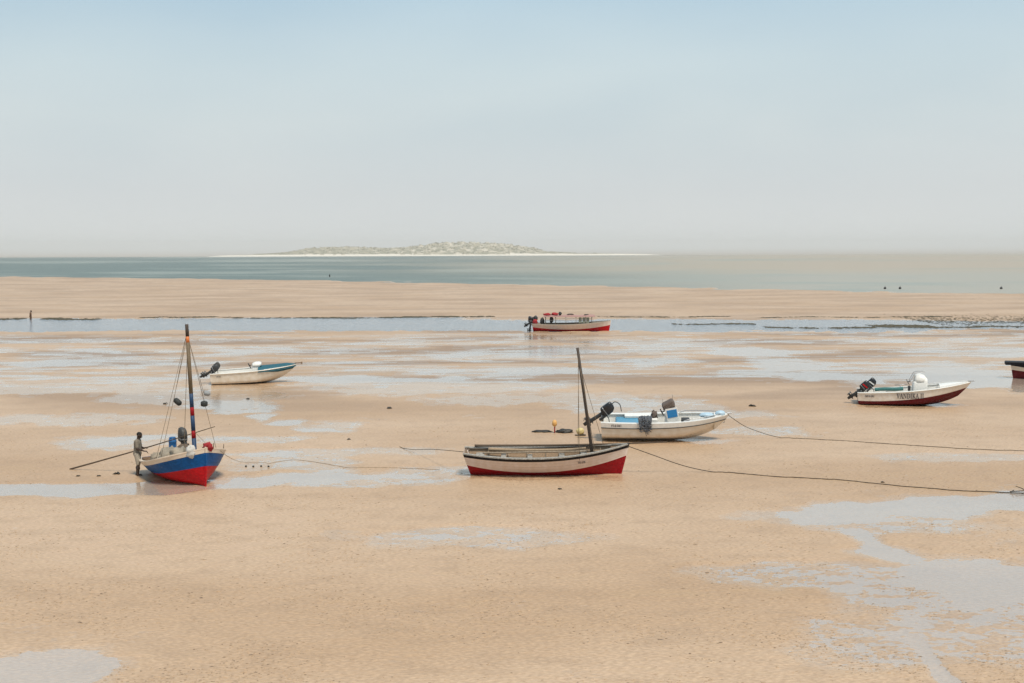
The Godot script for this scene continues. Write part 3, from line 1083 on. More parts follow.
func blue_dhow():
	var turn := deg_to_rad(-52.0)
	var dir := Vector3(cos(turn), 0, -sin(turn))
	var long := 4.4
	var o := thing("fishing_dhow", "blue and red wooden fishing dhow with striped mast, bow towards the viewer, man beside it", "sailboat", Vector3(-11.56, -0.03, -42.88) - dir * (long / 2 - 0.05), 0)
	o.basis = Basis(Vector3.UP, turn) * Basis(Vector3.RIGHT, deg_to_rad(0.5))
	var h := Hull.new()
	h.length = long
	h.half = 1.45
	h.stern_width = 0.62
	h.widest = 0.5
	h.bow_power = 2.9
	h.bow_rake = 0.12
	h.stern_rake = 0.25
	h.sheer = Vector3(0.66, 0.84, 1.50)
	h.fullness = 0.33
	h.bow_sharp = 0.62
	dhow_shell(o, h, Vector3(0.26, 0.34, 0.82), "paint_red", "paint_blue", "paint_cream", 0.17, 4, "old_wood", "paint_cream")
	floor_boards(h, 0.22, 0.06, 0.84, "old_wood", o, 6)
	for t in [0.15, 0.3, 0.45, 0.6, 0.75]: rib(o, h, t, "old_wood")
	thwart(o, h, 0.10, 0.52, 0.3, "pale_wood")
	thwart(o, h, 0.34, 0.56, 0.22, "pale_wood")
	thwart(o, h, 0.66, 0.74, 0.3, "pale_wood")
	# foredeck
	var st := tool(true)
	for i in 8:
		var ta := lerpf(0.74, 0.985, i / 8.0)
		var tb := lerpf(0.74, 0.985, (i + 1) / 8.0)
		var a := h.pt(ta, 1, 1, -0.05) - Vector3(0, 0.10, 0)
		var b := h.pt(tb, 1, 1, -0.05) - Vector3(0, 0.10, 0)
		quad(st, a, b, b * Vector3(1, 1, -1), a * Vector3(1, 1, -1), Vector3.UP)
	part("foredeck", st, "pale_wood", o)
	# mast, bare wood above, painted bands below
	var foot := Vector3(1.22, 0.3, 0.0)
	var head := Vector3(0.88, 6.12, 0.04)
	var cuts := [[0.0, 0.25, "paint_mast_blue", 0.088, "painted_band"], [0.25, 0.30, "paint_maroon", 0.085, "painted_band"], [0.30, 0.40, "paint_mast_blue", 0.083, "painted_band"], [0.40, 0.455, "paint_maroon", 0.081, "painted_band"], [0.455, 0.545, "paint_mast_blue", 0.079, "painted_band"], [0.545, 0.88, "mast_pale", 0.078, "mast_pole"], [0.88, 0.92, "paint_orange", 0.071, "painted_band"], [0.92, 1.0, "mast_wood", 0.069, "mast_head"]]
	for c in cuts:
		st = tool()
		tube(st, [foot.lerp(head, c[0]), foot.lerp(head, c[1])], c[3], c[3] - 0.004, 10)
		part(c[4], st, c[2], o)
	line_between(o, "stay", foot.lerp(head, 0.95), Vector3(0.2, 0.95, 1.16), 0.008, "rope_tan")
	line_between(o, "stay", foot.lerp(head, 0.92), Vector3(0.55, 0.98, 1.12), 0.008, "rope_tan")
	line_between(o, "stay", foot.lerp(head, 0.93), Vector3(0.75, 1.02, -1.08), 0.008, "rope_tan")
	line_between(o, "halyard", foot.lerp(head, 0.9), Vector3(0.72, 0.8, 0.28), 0.010, "rope_tan")
	line_between(o, "forestay", foot.lerp(head, 0.3), h.pt(0.97, 1, -1), 0.008, "rope_tan")
	for a in [[0.60, -1.05], [0.88, -0.75]]:
		st = tool()
		var b := h.pt(a[0] * 0.5 + 0.5, 1, -1, -0.04)
		tube(st, [b, b + Vector3(0, 0.22, -0.02)], 0.018, 0.014, 6)
		part("belaying_pin", st, "spar_wood", o)
	outboard(o, Vector3(-1.62, 1.06, -0.72), deg_to_rad(4), 1.05, "motor_worn")
	st = tool(true)
	block(st, Vector3(-1.60, 0.80, -0.72), Vector3(0.10, 0.62, 0.34))
	part("motor_bracket", st, "old_wood", o)
	# what the boat carries
	var heap := [[Vector3(-1.25, 0.68, 0.50), Vector3(0.42, 0.26, 0.32), "sack", "pale lumpy sack by the stern thwart of the blue dhow"], [Vector3(-0.75, 0.86, 0.25), Vector3(0.52, 0.32, 0.40), "sack", "large pale sack amidships in the blue dhow"], [Vector3(-0.10, 0.98, 0.1), Vector3(0.42, 0.28, 0.36), "sack", "tan bundle in front of the motor in the blue dhow"], [Vector3(-1.55, 0.72, -0.15), Vector3(0.36, 0.22, 0.40), "sack_brown", "brown folded net at the stern corner of the blue dhow"], [Vector3(-0.5, 0.72, 0.85), Vector3(0.36, 0.14, 0.20), "sack_brown", "dark brown bundle along the near rail of the blue dhow"], [Vector3(-0.85, 0.92, -0.35), Vector3(0.40, 0.26, 0.32), "sack_brown", "brown bundle behind the pale sacks in the blue dhow"]]
	for k in heap.size():
		var a = heap[k]
		var s := part("cargo_sack" if k < 3 else "cargo_bundle", lump(18, 12, 0.32, 50 + k), a[2])
		s.transform = Transform3D(o.basis * Basis(Vector3.UP, k * 0.7).scaled(a[1]), to_world(o, a[0]))
		tag(s, a[3], "sack" if k < 3 else "bundle", "cargo in the blue dhow")
	barrel(to_world(o, Vector3(-1.52, 0.90, -0.18)))
	var bag := part("white_bag", lump(20, 14, 0.25, 61), "cloth_white")
	bag.transform = Transform3D(o.basis.scaled(Vector3(0.19, 0.25, 0.15)), to_world(o, Vector3(1.86, 1.36, 0.44)))
	tag(bag, "white cloth bag slumped over the bow rail of the blue dhow", "bag")
	var red := part("red_cloth", lump(18, 12, 0.4, 62), "cloth_red")
	red.transform = Transform3D((o.basis * Basis(Vector3.UP, 0.5)).scaled(Vector3(0.20, 0.17, 0.16)), to_world(o, Vector3(2.05, 1.52, -0.16)))
	tag(red, "crumpled red cloth on the stem head of the blue dhow", "cloth")
	fender("hanging_fender", "dark cylindrical fender hanging left of the striped mast", Vector3(-12.86, 3.10, -43.9), 0.10, 0.36, 0.85, "fender_dark", to_world(o, foot.lerp(head, 0.95)))
	fender("hanging_float", "round dark float hanging right of the striped mast", Vector3(-11.84, 3.02, -43.9), 0.125, 0.24, 0.0, "fender_dark", to_world(o, foot.lerp(head, 0.93)))
	fender("grey_float", "small grey float hanging above the round dark float by the striped mast", Vector3(-11.72, 3.42, -43.9), 0.085, 0.26, 1.4, "fender_grey", to_world(o, foot.lerp(head, 0.93)))
	spar("long_pole", "long thin pole from the sand across the man's side to the striped mast", "pole", [Vector3(-18.05, 0.03, -46.38), Vector3(-14.83, 1.00, -45.47), Vector3(-11.63, 2.03, -44.6)], 0.036, 0.014, "spar_wood")
	return [o, h]


func fender(called: String, label: String, at: Vector3, r: float, long: float, lean: float, m, hung: Vector3):
	var o := thing(called, label, "float", at)
	var b := Basis(Vector3.BACK, lean)
	var st := tool()
	var rings := []
	for k in 9:
		var f := k / 8.0
		var rr := r * pow(maxf(0.0, 1.0 - pow(absf(2 * f - 1), 3.5)), 0.5) + 0.012
		var ring := []
		for i in 12:
			ring.append(b * Vector3(rr * cos(TAU * i / 12), (f - 0.5) * long, rr * sin(TAU * i / 12)))
		rings.append(ring)
	loft(st, rings)
	part("float_body", st, m, o)
	st = tool()
	tube(st, [b * Vector3(0, long / 2, 0), hung - at], 0.008, 0.008, 4)
	part("cord", st, "rope_tan", o)


func barrel(at: Vector3):
	var o := thing("blue_drum", "small blue plastic drum standing in the stern of the blue dhow", "drum", at)
	var st := tool()
	var rings := []
	for a in [[0.0, 0.13], [0.02, 0.15], [0.12, 0.152], [0.14, 0.162], [0.16, 0.152], [0.34, 0.152], [0.36, 0.162], [0.38, 0.152], [0.49, 0.148], [0.51, 0.12]]:
		var ring := []
		for i in 16: ring.append(Vector3(a[1] * cos(TAU * i / 16), a[0], a[1] * sin(TAU * i / 16)))
		rings.append(ring)
	loft(st, rings)
	part("drum_body", st, "plastic_blue", o)
	st = tool()
	rings = []
	for a in [[0.512, 0.125], [0.545, 0.128], [0.55, 0.115]]:
		var ring := []
		for i in 16: ring.append(Vector3(a[1] * cos(TAU * i / 16), a[0], a[1] * sin(TAU * i / 16)))
		rings.append(ring)
	loft(st, rings)
	part("lid", st, "plastic_blue", o)


# ---------------------------------------------------------------- speedboats
func speed_hull(long: float, half: float, sheer: Vector3) -> Hull:
	var h := Hull.new()
	h.length = long
	h.half = half
	h.stern_width = 0.90
	h.widest = 0.40
	h.bow_power = 2.4
	h.sheer = sheer
	h.rise = 0.55
	h.rise_from = 0.62
	h.bow_rake = 0.62
	h.bow_curve = 1.2
	h.stern_rake = 0.06
	h.chine = 0.34
	h.chine_width = 0.88
	return h


func speed_shell(o: Node3D, h: Hull, line: Vector3, bottom, side_m, top_m, inside_m, deck_from: float, sole := 0.30, rub = "rubber", cap := 0.16, flange := 0.0):
	var zero := func(_t): return 0.0
	var paint := func(t): return h.level(t, h.bend(line, t))
	var one := func(_t): return 1.0
	var under := func(t): return h.level(t, h.top(t) - flange)
	var st := tool()
	for s in [-1, 1]: strip(st, h, zero, paint, s, 0, false, 0, 1, 36, 8)
	transom(st, h, 0.0, paint.call(0.0))
	part("bottom", st, bottom, o)
	st = tool()
	for s in [-1, 1]:
		st = tool()
		strip(st, h, paint, one, s, 0.0, false, 0, 1, 36, 6)
		part("topside", st, side_m, o)
	st = tool(true)
	transom(st, h, paint.call(0.0), 1.0)
	part("transom", st, side_m, o)
	for s in [-1, 1]:
		if flange > 0.0:
			st = tool()
			strip(st, h, under, one, s, 0.028, false, 0, 1, 36, 2)
			part("upper_moulding", st, top_m, o)
		st = tool()
		var pts := []
		for k in 31:
			var t := k / 30.0
			pts.append(h.pt(t, under.call(t), s, 0.03))
		tube(st, pts, 0.022, 0.022, 6)
		part("rub_rail", st, rub, o)
		st = tool(true)
		rail(st, h, s, cap, 0.03, 0.0, 0.03, 0.0, 0.985, 34)
		part("gunwale", st, top_m, o)
		st = tool()
		strip(st, h, func(t): return h.level(t, sole - 0.02), one, s, -0.10, true, 0.02, deck_from + 0.02, 22, 4)
		part("lining", st, inside_m, o)
	st = tool(true)
	transom(st, h, 0.3, 1.0, 0.12, Vector3.RIGHT)
	part("transom_lining", st, inside_m, o)
	st = tool(true)
	rail_bridge(st, h, sole, 0.0, deck_from + 0.03)
	part("cockpit_sole", st, inside_m, o)
	if deck_from < 0.97:
		st = tool()
		for i in 14:
			var ta := lerpf(deck_from, 0.985, i / 14.0)
			var tb := lerpf(deck_from, 0.985, (i + 1) / 14.0)
			for k in 8:
				var f0 := -1.0 + k / 4.0
				var f1 := f0 + 0.25
				var up := func(t: float, f: float) -> Vector3:
					var p := h.pt(t, 1, 1, -0.02)
					return Vector3(p.x, p.y + 0.034 + 0.10 * (1 - f * f) * minf(1.0, p.z * 1.6), p.z * f)
				quad(st, up.call(ta, f0), up.call(tb, f0), up.call(tb, f1), up.call(ta, f1), Vector3.UP)
		part("foredeck", st, top_m, o)
		st = tool(true)
		var e := h.pt(deck_from, 1, 1, -0.1)
		quad(st, Vector3(e.x, sole, -e.z * 0.8), Vector3(e.x, sole, e.z * 0.8), Vector3(e.x, e.y + 0.1, e.z), Vector3(e.x, e.y + 0.1, -e.z), Vector3.LEFT)
		part("bulkhead", st, inside_m, o)


func rail_bridge(st: SurfaceTool, h: Hull, y: float, t0: float, t1: float):
	for i in 16:
		var ta := lerpf(t0, t1, i / 16.0)
		var tb := lerpf(t0, t1, (i + 1) / 16.0)
		var a := Vector3(h.pt(ta, h.level(ta, y), 1).x, y, across(h, ta, y, 0.02))
		var b := Vector3(h.pt(tb, h.level(tb, y), 1).x, y, across(h, tb, y, 0.02))
		quad(st, a, b, b * Vector3(1, 1, -1), a * Vector3(1, 1, -1), Vector3.UP)


func steering_wheel(o: Node3D, at: Vector3, r: float, m):
	var st := tool()
	var pts := []
	var b := Basis(Vector3.BACK, 0.5)
	for k in 17:
		pts.append(at + b * Vector3(0, r * cos(TAU * k / 16), r * sin(TAU * k / 16)))
	tube(st, pts, 0.018, 0.018, 6)
	for k in 3:
		tube(st, [at, at + b * Vector3(0, r * cos(TAU * k / 3), r * sin(TAU * k / 3))], 0.012, 0.012, 5)
	tube(st, [at, at + b * Vector3(0.14, 0, 0)], 0.025, 0.03, 6)
	part("steering_wheel", st, m, o)


func console_body(o: Node3D, x: float, y: float, high: float, wide: float, deep: float, m):
	# a pedestal that narrows upwards with a sloping dash
	var st := tool()
	var rings := []
	for a in [[0.0, 1.0, 0.0], [0.06, 1.0, 0.0], [0.55, 0.94, 0.02], [0.86, 0.88, 0.05], [0.97, 0.8, 0.07], [1.0, 0.7, 0.08]]:
		var ring := []
		for k in 20:
			var th := TAU * k / 20
			var c := signf(cos(th)) * pow(absf(cos(th)), 0.35)
			var s := signf(sin(th)) * pow(absf(sin(th)), 0.35)
			ring.append(Vector3(x + a[2] + deep / 2 * a[1] * c, y + high * a[0] + (0.12 * high * maxf(0.0, c) if a[0] > 0.8 else 0.0), wide / 2 * a[1] * s))
		rings.append(ring)
	loft(st, rings)
	part("console", st, m, o)


func white_speedboat():
	var o := thing("white_speedboat", "white open speedboat with blue panelled console and net over its side, moored behind the dhow", "motorboat", Vector3(7.15, 0.0, -53.45))
	o.rotation = Vector3(deg_to_rad(6.0), deg_to_rad(-5.0), deg_to_rad(0.5))
	var h := speed_hull(5.95, 1.02, Vector3(1.04, 1.03, 1.24))
	h.bow_power = 2.8
	speed_shell(o, h, Vector3(0.10, 0.10, 0.50), "gelcoat_cream", "gelcoat_cream", "gelcoat", "gelcoat", 0.88, 0.50, "rubber", 0.17, 0.22)
	var shell := o.get_child_count()
	var st := tool(true)
	block(st, Vector3(-1.75, 0.52, 0), Vector3(1.1, 0.42, 1.5), Basis.IDENTITY, 0.05)
	part("stern_bench", st, "gelcoat_blue", o)
	st = tool(true)
	block(st, Vector3(-1.2, 0.80, -0.62), Vector3(1.35, 0.14, 0.35), Basis.IDENTITY, 0.05)
	part("seat_cushion", st, "gelcoat", o)
	st = tool(true)
	block(st, Vector3(-0.55, 0.62, 0), Vector3(0.42, 0.6, 0.8), Basis.IDENTITY, 0.05)
	part("helm_seat", st, "gelcoat", o)
	console_body(o, 0.22, 0.32, 0.92, 0.72, 0.52, "gelcoat")
	st = tool(true)
	block(st, Vector3(0.34, 1.05, 0.385), Vector3(0.56, 0.74, 0.02), Basis(Vector3.BACK, 0.18), 0.004)
	part("panel_surround", st, "gelcoat", o)
	st = tool(true)
	block(st, Vector3(0.32, 1.16, 0.40), Vector3(0.46, 0.36, 0.02), Basis(Vector3.BACK, 0.18), 0.004)
	part("blue_panel", st, "panel_blue", o)
	st = tool(true)
	block(st, Vector3(0.52, 1.34, 0), Vector3(0.02, 0.32, 0.62), Basis(Vector3.BACK, 0.5), 0.004)
	part("windscreen_panel", st, "windscreen", o)
	steering_wheel(o, Vector3(-0.14, 1.14, 0.05), 0.17, "rubber")
	for a in [[0.40, 1.15, -0.3, 0.75], [-0.05, 1.15, -0.3, 0.55]]:
		st = tool()
		tube(st, [Vector3(a[0], a[1], a[2]), Vector3(a[0] - 0.04, a[1] + a[3], a[2])], 0.010, 0.006, 5)
		part("aerial", st, "rubber", o)
	st = tool(true)
	block(st, Vector3(0.95, 0.72, 0.05), Vector3(0.38, 0.26, 0.4), Basis.IDENTITY, 0.02)
	part("hatch_box", st, "rubber", o)
	for s in [-1, 1]:
		st = tool()
		var pts := []
		for k in 8:
			pts.append(h.pt(lerpf(0.62, 0.97, k / 7.0), 1, s, -0.07) + Vector3(0, 0.11 if k > 0 and k < 7 else 0.03, 0))
		tube(st, pts, 0.016, 0.016, 6)
		part("bow_rail", st, "metal_grey", o)
	var bow := h.pt(0.995, 1.0, 1) * Vector3(1, 1, 0)
	st = tool(true)
	block(st, bow + Vector3(0.02, 0.05, 0), Vector3(0.22, 0.05, 0.10))
	part("bow_roller", st, "metal_grey", o)
	st = tool()
	var eye := h.pt(1.0, 0.5, 1) * Vector3(1, 1, 0)
	tube(st, [eye + Vector3(-0.02, 0.04, 0), eye + Vector3(0.05, 0.02, 0), eye + Vector3(0.05, -0.06, 0), eye + Vector3(-0.02, -0.06, 0)], 0.014, 0.014, 6)
	part("towing_eye", st, "metal_grey", o)
	outboard(o, Vector3(-2.85, 0.90, 0.1), deg_to_rad(54), 1.12)
	st = tool()
	tube(st, smooth_line([Vector3(-2.6, 1.35, 0.05), Vector3(-2.35, 1.62, 0.0), Vector3(-2.1, 1.5, -0.05), Vector3(-2.02, 1.15, -0.1)]), 0.022, 0.022, 6)
	part("fuel_hose", st, "rubber", o)
	# the fittings stand on the raised sole
	for k in range(shell, o.get_child_count()):
		if not (o.get_child(k).name.begins_with("bow_") or o.get_child(k).name.begins_with("towing")):
			o.get_child(k).position.y += 0.2
	letters("VTI-B-5061", 0.115, h, 0.12, 0.93, 1, "lettering", o)
	# loose things
	net_bundle(o, Vector3(-0.95, 1.13, 0.86), 14)
	st = tool(true)
	block(st, Vector3.ZERO, Vector3(0.58, 0.30, 0.62), Basis.IDENTITY, 0.09)
	block(st, Vector3(0.05, -0.10, 0.0), Vector3(0.42, 0.24, 0.66), Basis(Vector3.BACK, 0.2), 0.09)
	var cover := part("canvas_cover", st, "cloth_brown")
	cover.transform = Transform3D(o.basis * Basis(Vector3.BACK, 0.50), to_world(o, Vector3(0.16, 1.70, 0.0)))
	tag(cover, "brown canvas cover bundled on the console of the white open speedboat", "cover")
	var seat_cloth := part("dark_bundle", lump(16, 12, 0.4, 73), "cloth_brown")
	seat_cloth.transform = Transform3D(o.basis.scaled(Vector3(0.17, 0.20, 0.2)), to_world(o, Vector3(-0.50, 1.23, 0.1)))
	tag(seat_cloth, "dark cloth bundle on the helm seat of the white open speedboat", "bundle")
	for a in [[Vector3(1.92, 1.22, 0.16), Vector3(0.34, 0.13, 0.24), "large pale blue fender lying at the bow of the white open speedboat"], [Vector3(2.55, 1.28, 0.08), Vector3(0.24, 0.15, 0.19), "smaller pale blue fender at the bow tip of the white open speedboat"]]:
		var f := part("bow_fender", lump(20, 14, 0.10, 75), "plastic_light_blue")
		f.transform = Transform3D(o.basis.scaled(a[1]), to_world(o, a[0]))
		tag(f, a[2], "fender", "fenders on the white open speedboat")
	return [o, h]


func net_bundle(boat: Node3D, at: Vector3, loops: int):
	var g := RandomNumberGenerator.new()
	g.seed = 17
	var st := tool()
	for k in 34:
		var x := g.randf_range(-0.26, 0.26)
		var pts := []
		var low := 0.15 + 0.55 * g.randf() * (1.0 - absf(x) * 1.6)
		for a in [[0.06 + g.randf() * 0.1, -0.24], [0.15 + g.randf() * 0.08, -0.05], [0.12 + g.randf() * 0.05, 0.14], [-0.05, 0.24], [-low * 0.6, 0.25], [-low, 0.23 + g.randf() * 0.08]]:
			pts.append(boat.basis * Vector3(x + g.randf_range(-0.09, 0.09), a[0], a[1] + g.randf_range(-0.03, 0.05)))
		tube(st, smooth_line(pts, 3), 0.020 + 0.022 * g.randf(), 0.012, 5)
	for k in 7:
		var y := 0.1 - k * 0.085
		var pts := []
		for i in 6:
			pts.append(boat.basis * Vector3(-0.27 + i * 0.11, y + g.randf_range(-0.05, 0.05), 0.27 + g.randf_range(-0.02, 0.05)))
		tube(st, smooth_line(pts, 3), 0.02, 0.02, 5)
	var o := part("fishing_net", st, "net_blue_grey")
	o.position = to_world(boat, at)
	tag(o, "grey fishing net draped over the side of the white open speedboat", "net")


func lettered_speedboat():
	var o := thing("lettered_speedboat", "white and dark red speedboat with twin motors and black name lettering", "motorboat", Vector3(23.05, -0.02, -65.6))
	o.rotation = Vector3(deg_to_rad(1.5), deg_to_rad(-15.0), deg_to_rad(1.2))
	var h := speed_hull(6.2, 1.05, Vector3(0.82, 0.92, 1.36))
	h.bow_rake = 0.72
	h.chine = 0.2
	h.chine_width = 0.9
	speed_shell(o, h, Vector3(0.36, 0.45, 1.04), "paint_dark_red", "paint_white", "gelcoat", "gelcoat", 0.72, 0.32, "gelcoat", 0.14)
	console_body(o, 0.30, 0.32, 1.12, 0.86, 0.92, "gelcoat")
	var st := tool()
	rounded(st, [[Vector3(0.36, 1.36, 0), 0.38, 0.38], [Vector3(0.38, 1.52, 0), 0.36, 0.36], [Vector3(0.32, 1.74, 0), 0.30, 0.26], [Vector3(0.30, 1.82, 0), 0.1, 0.09]], 18, 0.6)
	part("console_hood", st, "gelcoat", o)
	st = tool(true)
	block(st, Vector3(0.02, 1.62, 0), Vector3(0.02, 0.34, 0.5), Basis(Vector3.BACK, -0.35), 0.004)
	part("windscreen_panel", st, "windscreen", o)
	for s in [-1, 1]:
		st = tool()
		tube(st, smooth_line([Vector3(-0.22, 1.38, s * 0.36), Vector3(-0.06, 1.70, s * 0.35), Vector3(0.10, 1.90, s * 0.30), Vector3(0.62, 1.93, s * 0.22)]), 0.016, 0.016, 6)
		part("grab_rail", st, "metal_grey", o)
	st = tool(true)
	block(st, Vector3(-0.20, 0.86, 0.30), Vector3(0.03, 0.34, 0.2))
	block(st, Vector3(-0.26, 1.02, 0.36), Vector3(0.14, 0.3, 0.12), Basis.IDENTITY, 0.02)
	part("instrument_box", st, "rubber", o)
	steering_wheel(o, Vector3(-0.32, 1.34, 0.05), 0.18, "rubber")
	st = tool()
	tube(st, [Vector3(-0.75, 0.9, 0.35), Vector3(-0.75, 1.24, 0.35)], 0.02, 0.02, 6)
	tube(st, [Vector3(-1.05, 1.2, 0.35), Vector3(-0.35, 1.25, 0.35)], 0.02, 0.02, 6)
	part("rod_holder", st, "metal_grey", o)
	st = tool(true)
	block(st, Vector3(-1.2, 0.80, 0), Vector3(0.6, 0.3, 0.9), Basis.IDENTITY, 0.04)
	part("helm_seat", st, "gelcoat", o)
	outboard(o, Vector3(-2.82, 0.78, 0.36), deg_to_rad(50), 1.0, "motor_black", "paint_red")
	outboard(o, Vector3(-2.40, 0.84, -0.36), deg_to_rad(46), 1.0, "motor_black", "gelcoat")
	letters("VANDIKA II", 0.30, h, 0.47, 0.66, 1, "lettering", o, true)
	letters("CMP-B-3352", 0.11, h, 0.105, 0.64, 1, "lettering", o)
	for s in [-1, 1]:
		st = tool()
		var pts := []
		for k in 9:
			pts.append(h.pt(lerpf(0.60, 0.985, k / 8.0), 1, s, -0.05) + Vector3(0, 0.10 if k > 0 and k < 8 else 0.02, 0))
		tube(st, pts, 0.015, 0.015, 6)
		part("bow_rail", st, "gelcoat", o)
	var bow := h.pt(1.0, 1.0, 1) * Vector3(1, 1, 0)
	st = tool(true)
	block(st, bow + Vector3(0.0, 0.055, 0), Vector3(0.34, 0.05, 0.13))
	part("bow_roller", st, "metal_grey", o)
	# rolled tarpaulin over the stern rail
	st = tool()
	tube(st, smooth_line([to_world(o, Vector3(-2.15, 0.99, 0.72)), to_world(o, Vector3(-1.6, 1.03, 0.76)), to_world(o, Vector3(-1.0, 1.03, 0.78)), to_world(o, Vector3(-0.62, 1.06, 0.74))]), 0.10, 0.11, 10)
	var roll := part("rolled_tarpaulin", st, "green_cover")
	tag(roll, "rolled green tarpaulin along the rail of the dark red and white speedboat", "tarpaulin")
	return [o, h]


func covered_speedboat():
	var o := thing("covered_speedboat", "cream speedboat with a teal bow cover, stranded behind the striped mast", "motorboat", Vector3(-17.6, -0.02, -78.2))
	o.rotation = Vector3(deg_to_rad(3), deg_to_rad(10.0), deg_to_rad(1.5))
	var h := speed_hull(5.75, 1.0, Vector3(0.88, 0.95, 1.18))
	h.bow_rake = 0.7
	h.chine = 0.24
	speed_shell(o, h, Vector3(0.09, 0.09, 0.16), "paint_black", "gelcoat_cream", "gelcoat", "gelcoat", 0.62, 0.3, "gelcoat_cream", 0.14)
	var st := tool()
	for i in 16:
		var ta := lerpf(0.55, 0.99, i / 16.0)
		var tb := lerpf(0.55, 0.99, (i + 1) / 16.0)
		for k in 10:
			var up := func(t: float, f: float) -> Vector3:
				var p := h.pt(t, 1, 1, 0.04)
				return Vector3(p.x, p.y + 0.02 + 0.17 * pow(maxf(0.0, 1 - f * f), 0.6) * minf(1.0, p.z * 2.2) - (0.13 if absf(f) > 0.99 else 0.0), p.z * f)
			var f0 := -1.0 + k / 5.0
			var f1 := f0 + 0.2
			quad(st, up.call(ta, f0), up.call(tb, f0), up.call(tb, f1), up.call(ta, f1), Vector3.UP)
	part("bow_cover", st, "teal_cover", o)
	for s in [-1, 1]:
		st = tool()
		strip(st, h, func(t): return h.level(t, h.top(t) - lerpf(0.05, 0.26, clampf((t - 0.55) * 4, 0, 1))), func(_t): return 1.0, s, 0.036, false, 0.55, 0.99, 18, 2)
		part("cover_skirt", st, "teal_cover", o)
	console_body(o, 0.10, 0.3, 0.95, 0.8, 0.6, "gelcoat")
	st = tool()
	rounded(st, [[Vector3(0.18, 1.22, 0), 0.4, 0.34], [Vector3(0.22, 1.40, 0), 0.36, 0.30], [Vector3(0.26, 1.47, 0), 0.2, 0.16]], 16, 0.6)
	part("console_hood", st, "gelcoat", o)
	steering_wheel(o, Vector3(-0.28, 1.24, 0.12), 0.20, "rubber")
	outboard(o, Vector3(-2.75, 0.86, 0.32), deg_to_rad(60), 0.95, "motor_dark")
	outboard(o, Vector3(-2.65, 0.90, -0.32), deg_to_rad(52), 0.95, "motor_worn")
	var bow := h.pt(1.0, 1.0, 1) * Vector3(1, 1, 0)
	st = tool(true)
	block(st, bow + Vector3(0.12, 0.10, 0), Vector3(0.5, 0.05, 0.10))
	block(st, bow + Vector3(0.34, 0.09, 0), Vector3(0.10, 0.13, 0.14))
	part("bow_roller", st, "old_wood", o)
	letters("VTI-214", 0.10, h, 0.10, 0.70, 1, "lettering", o)
	return [o, h]


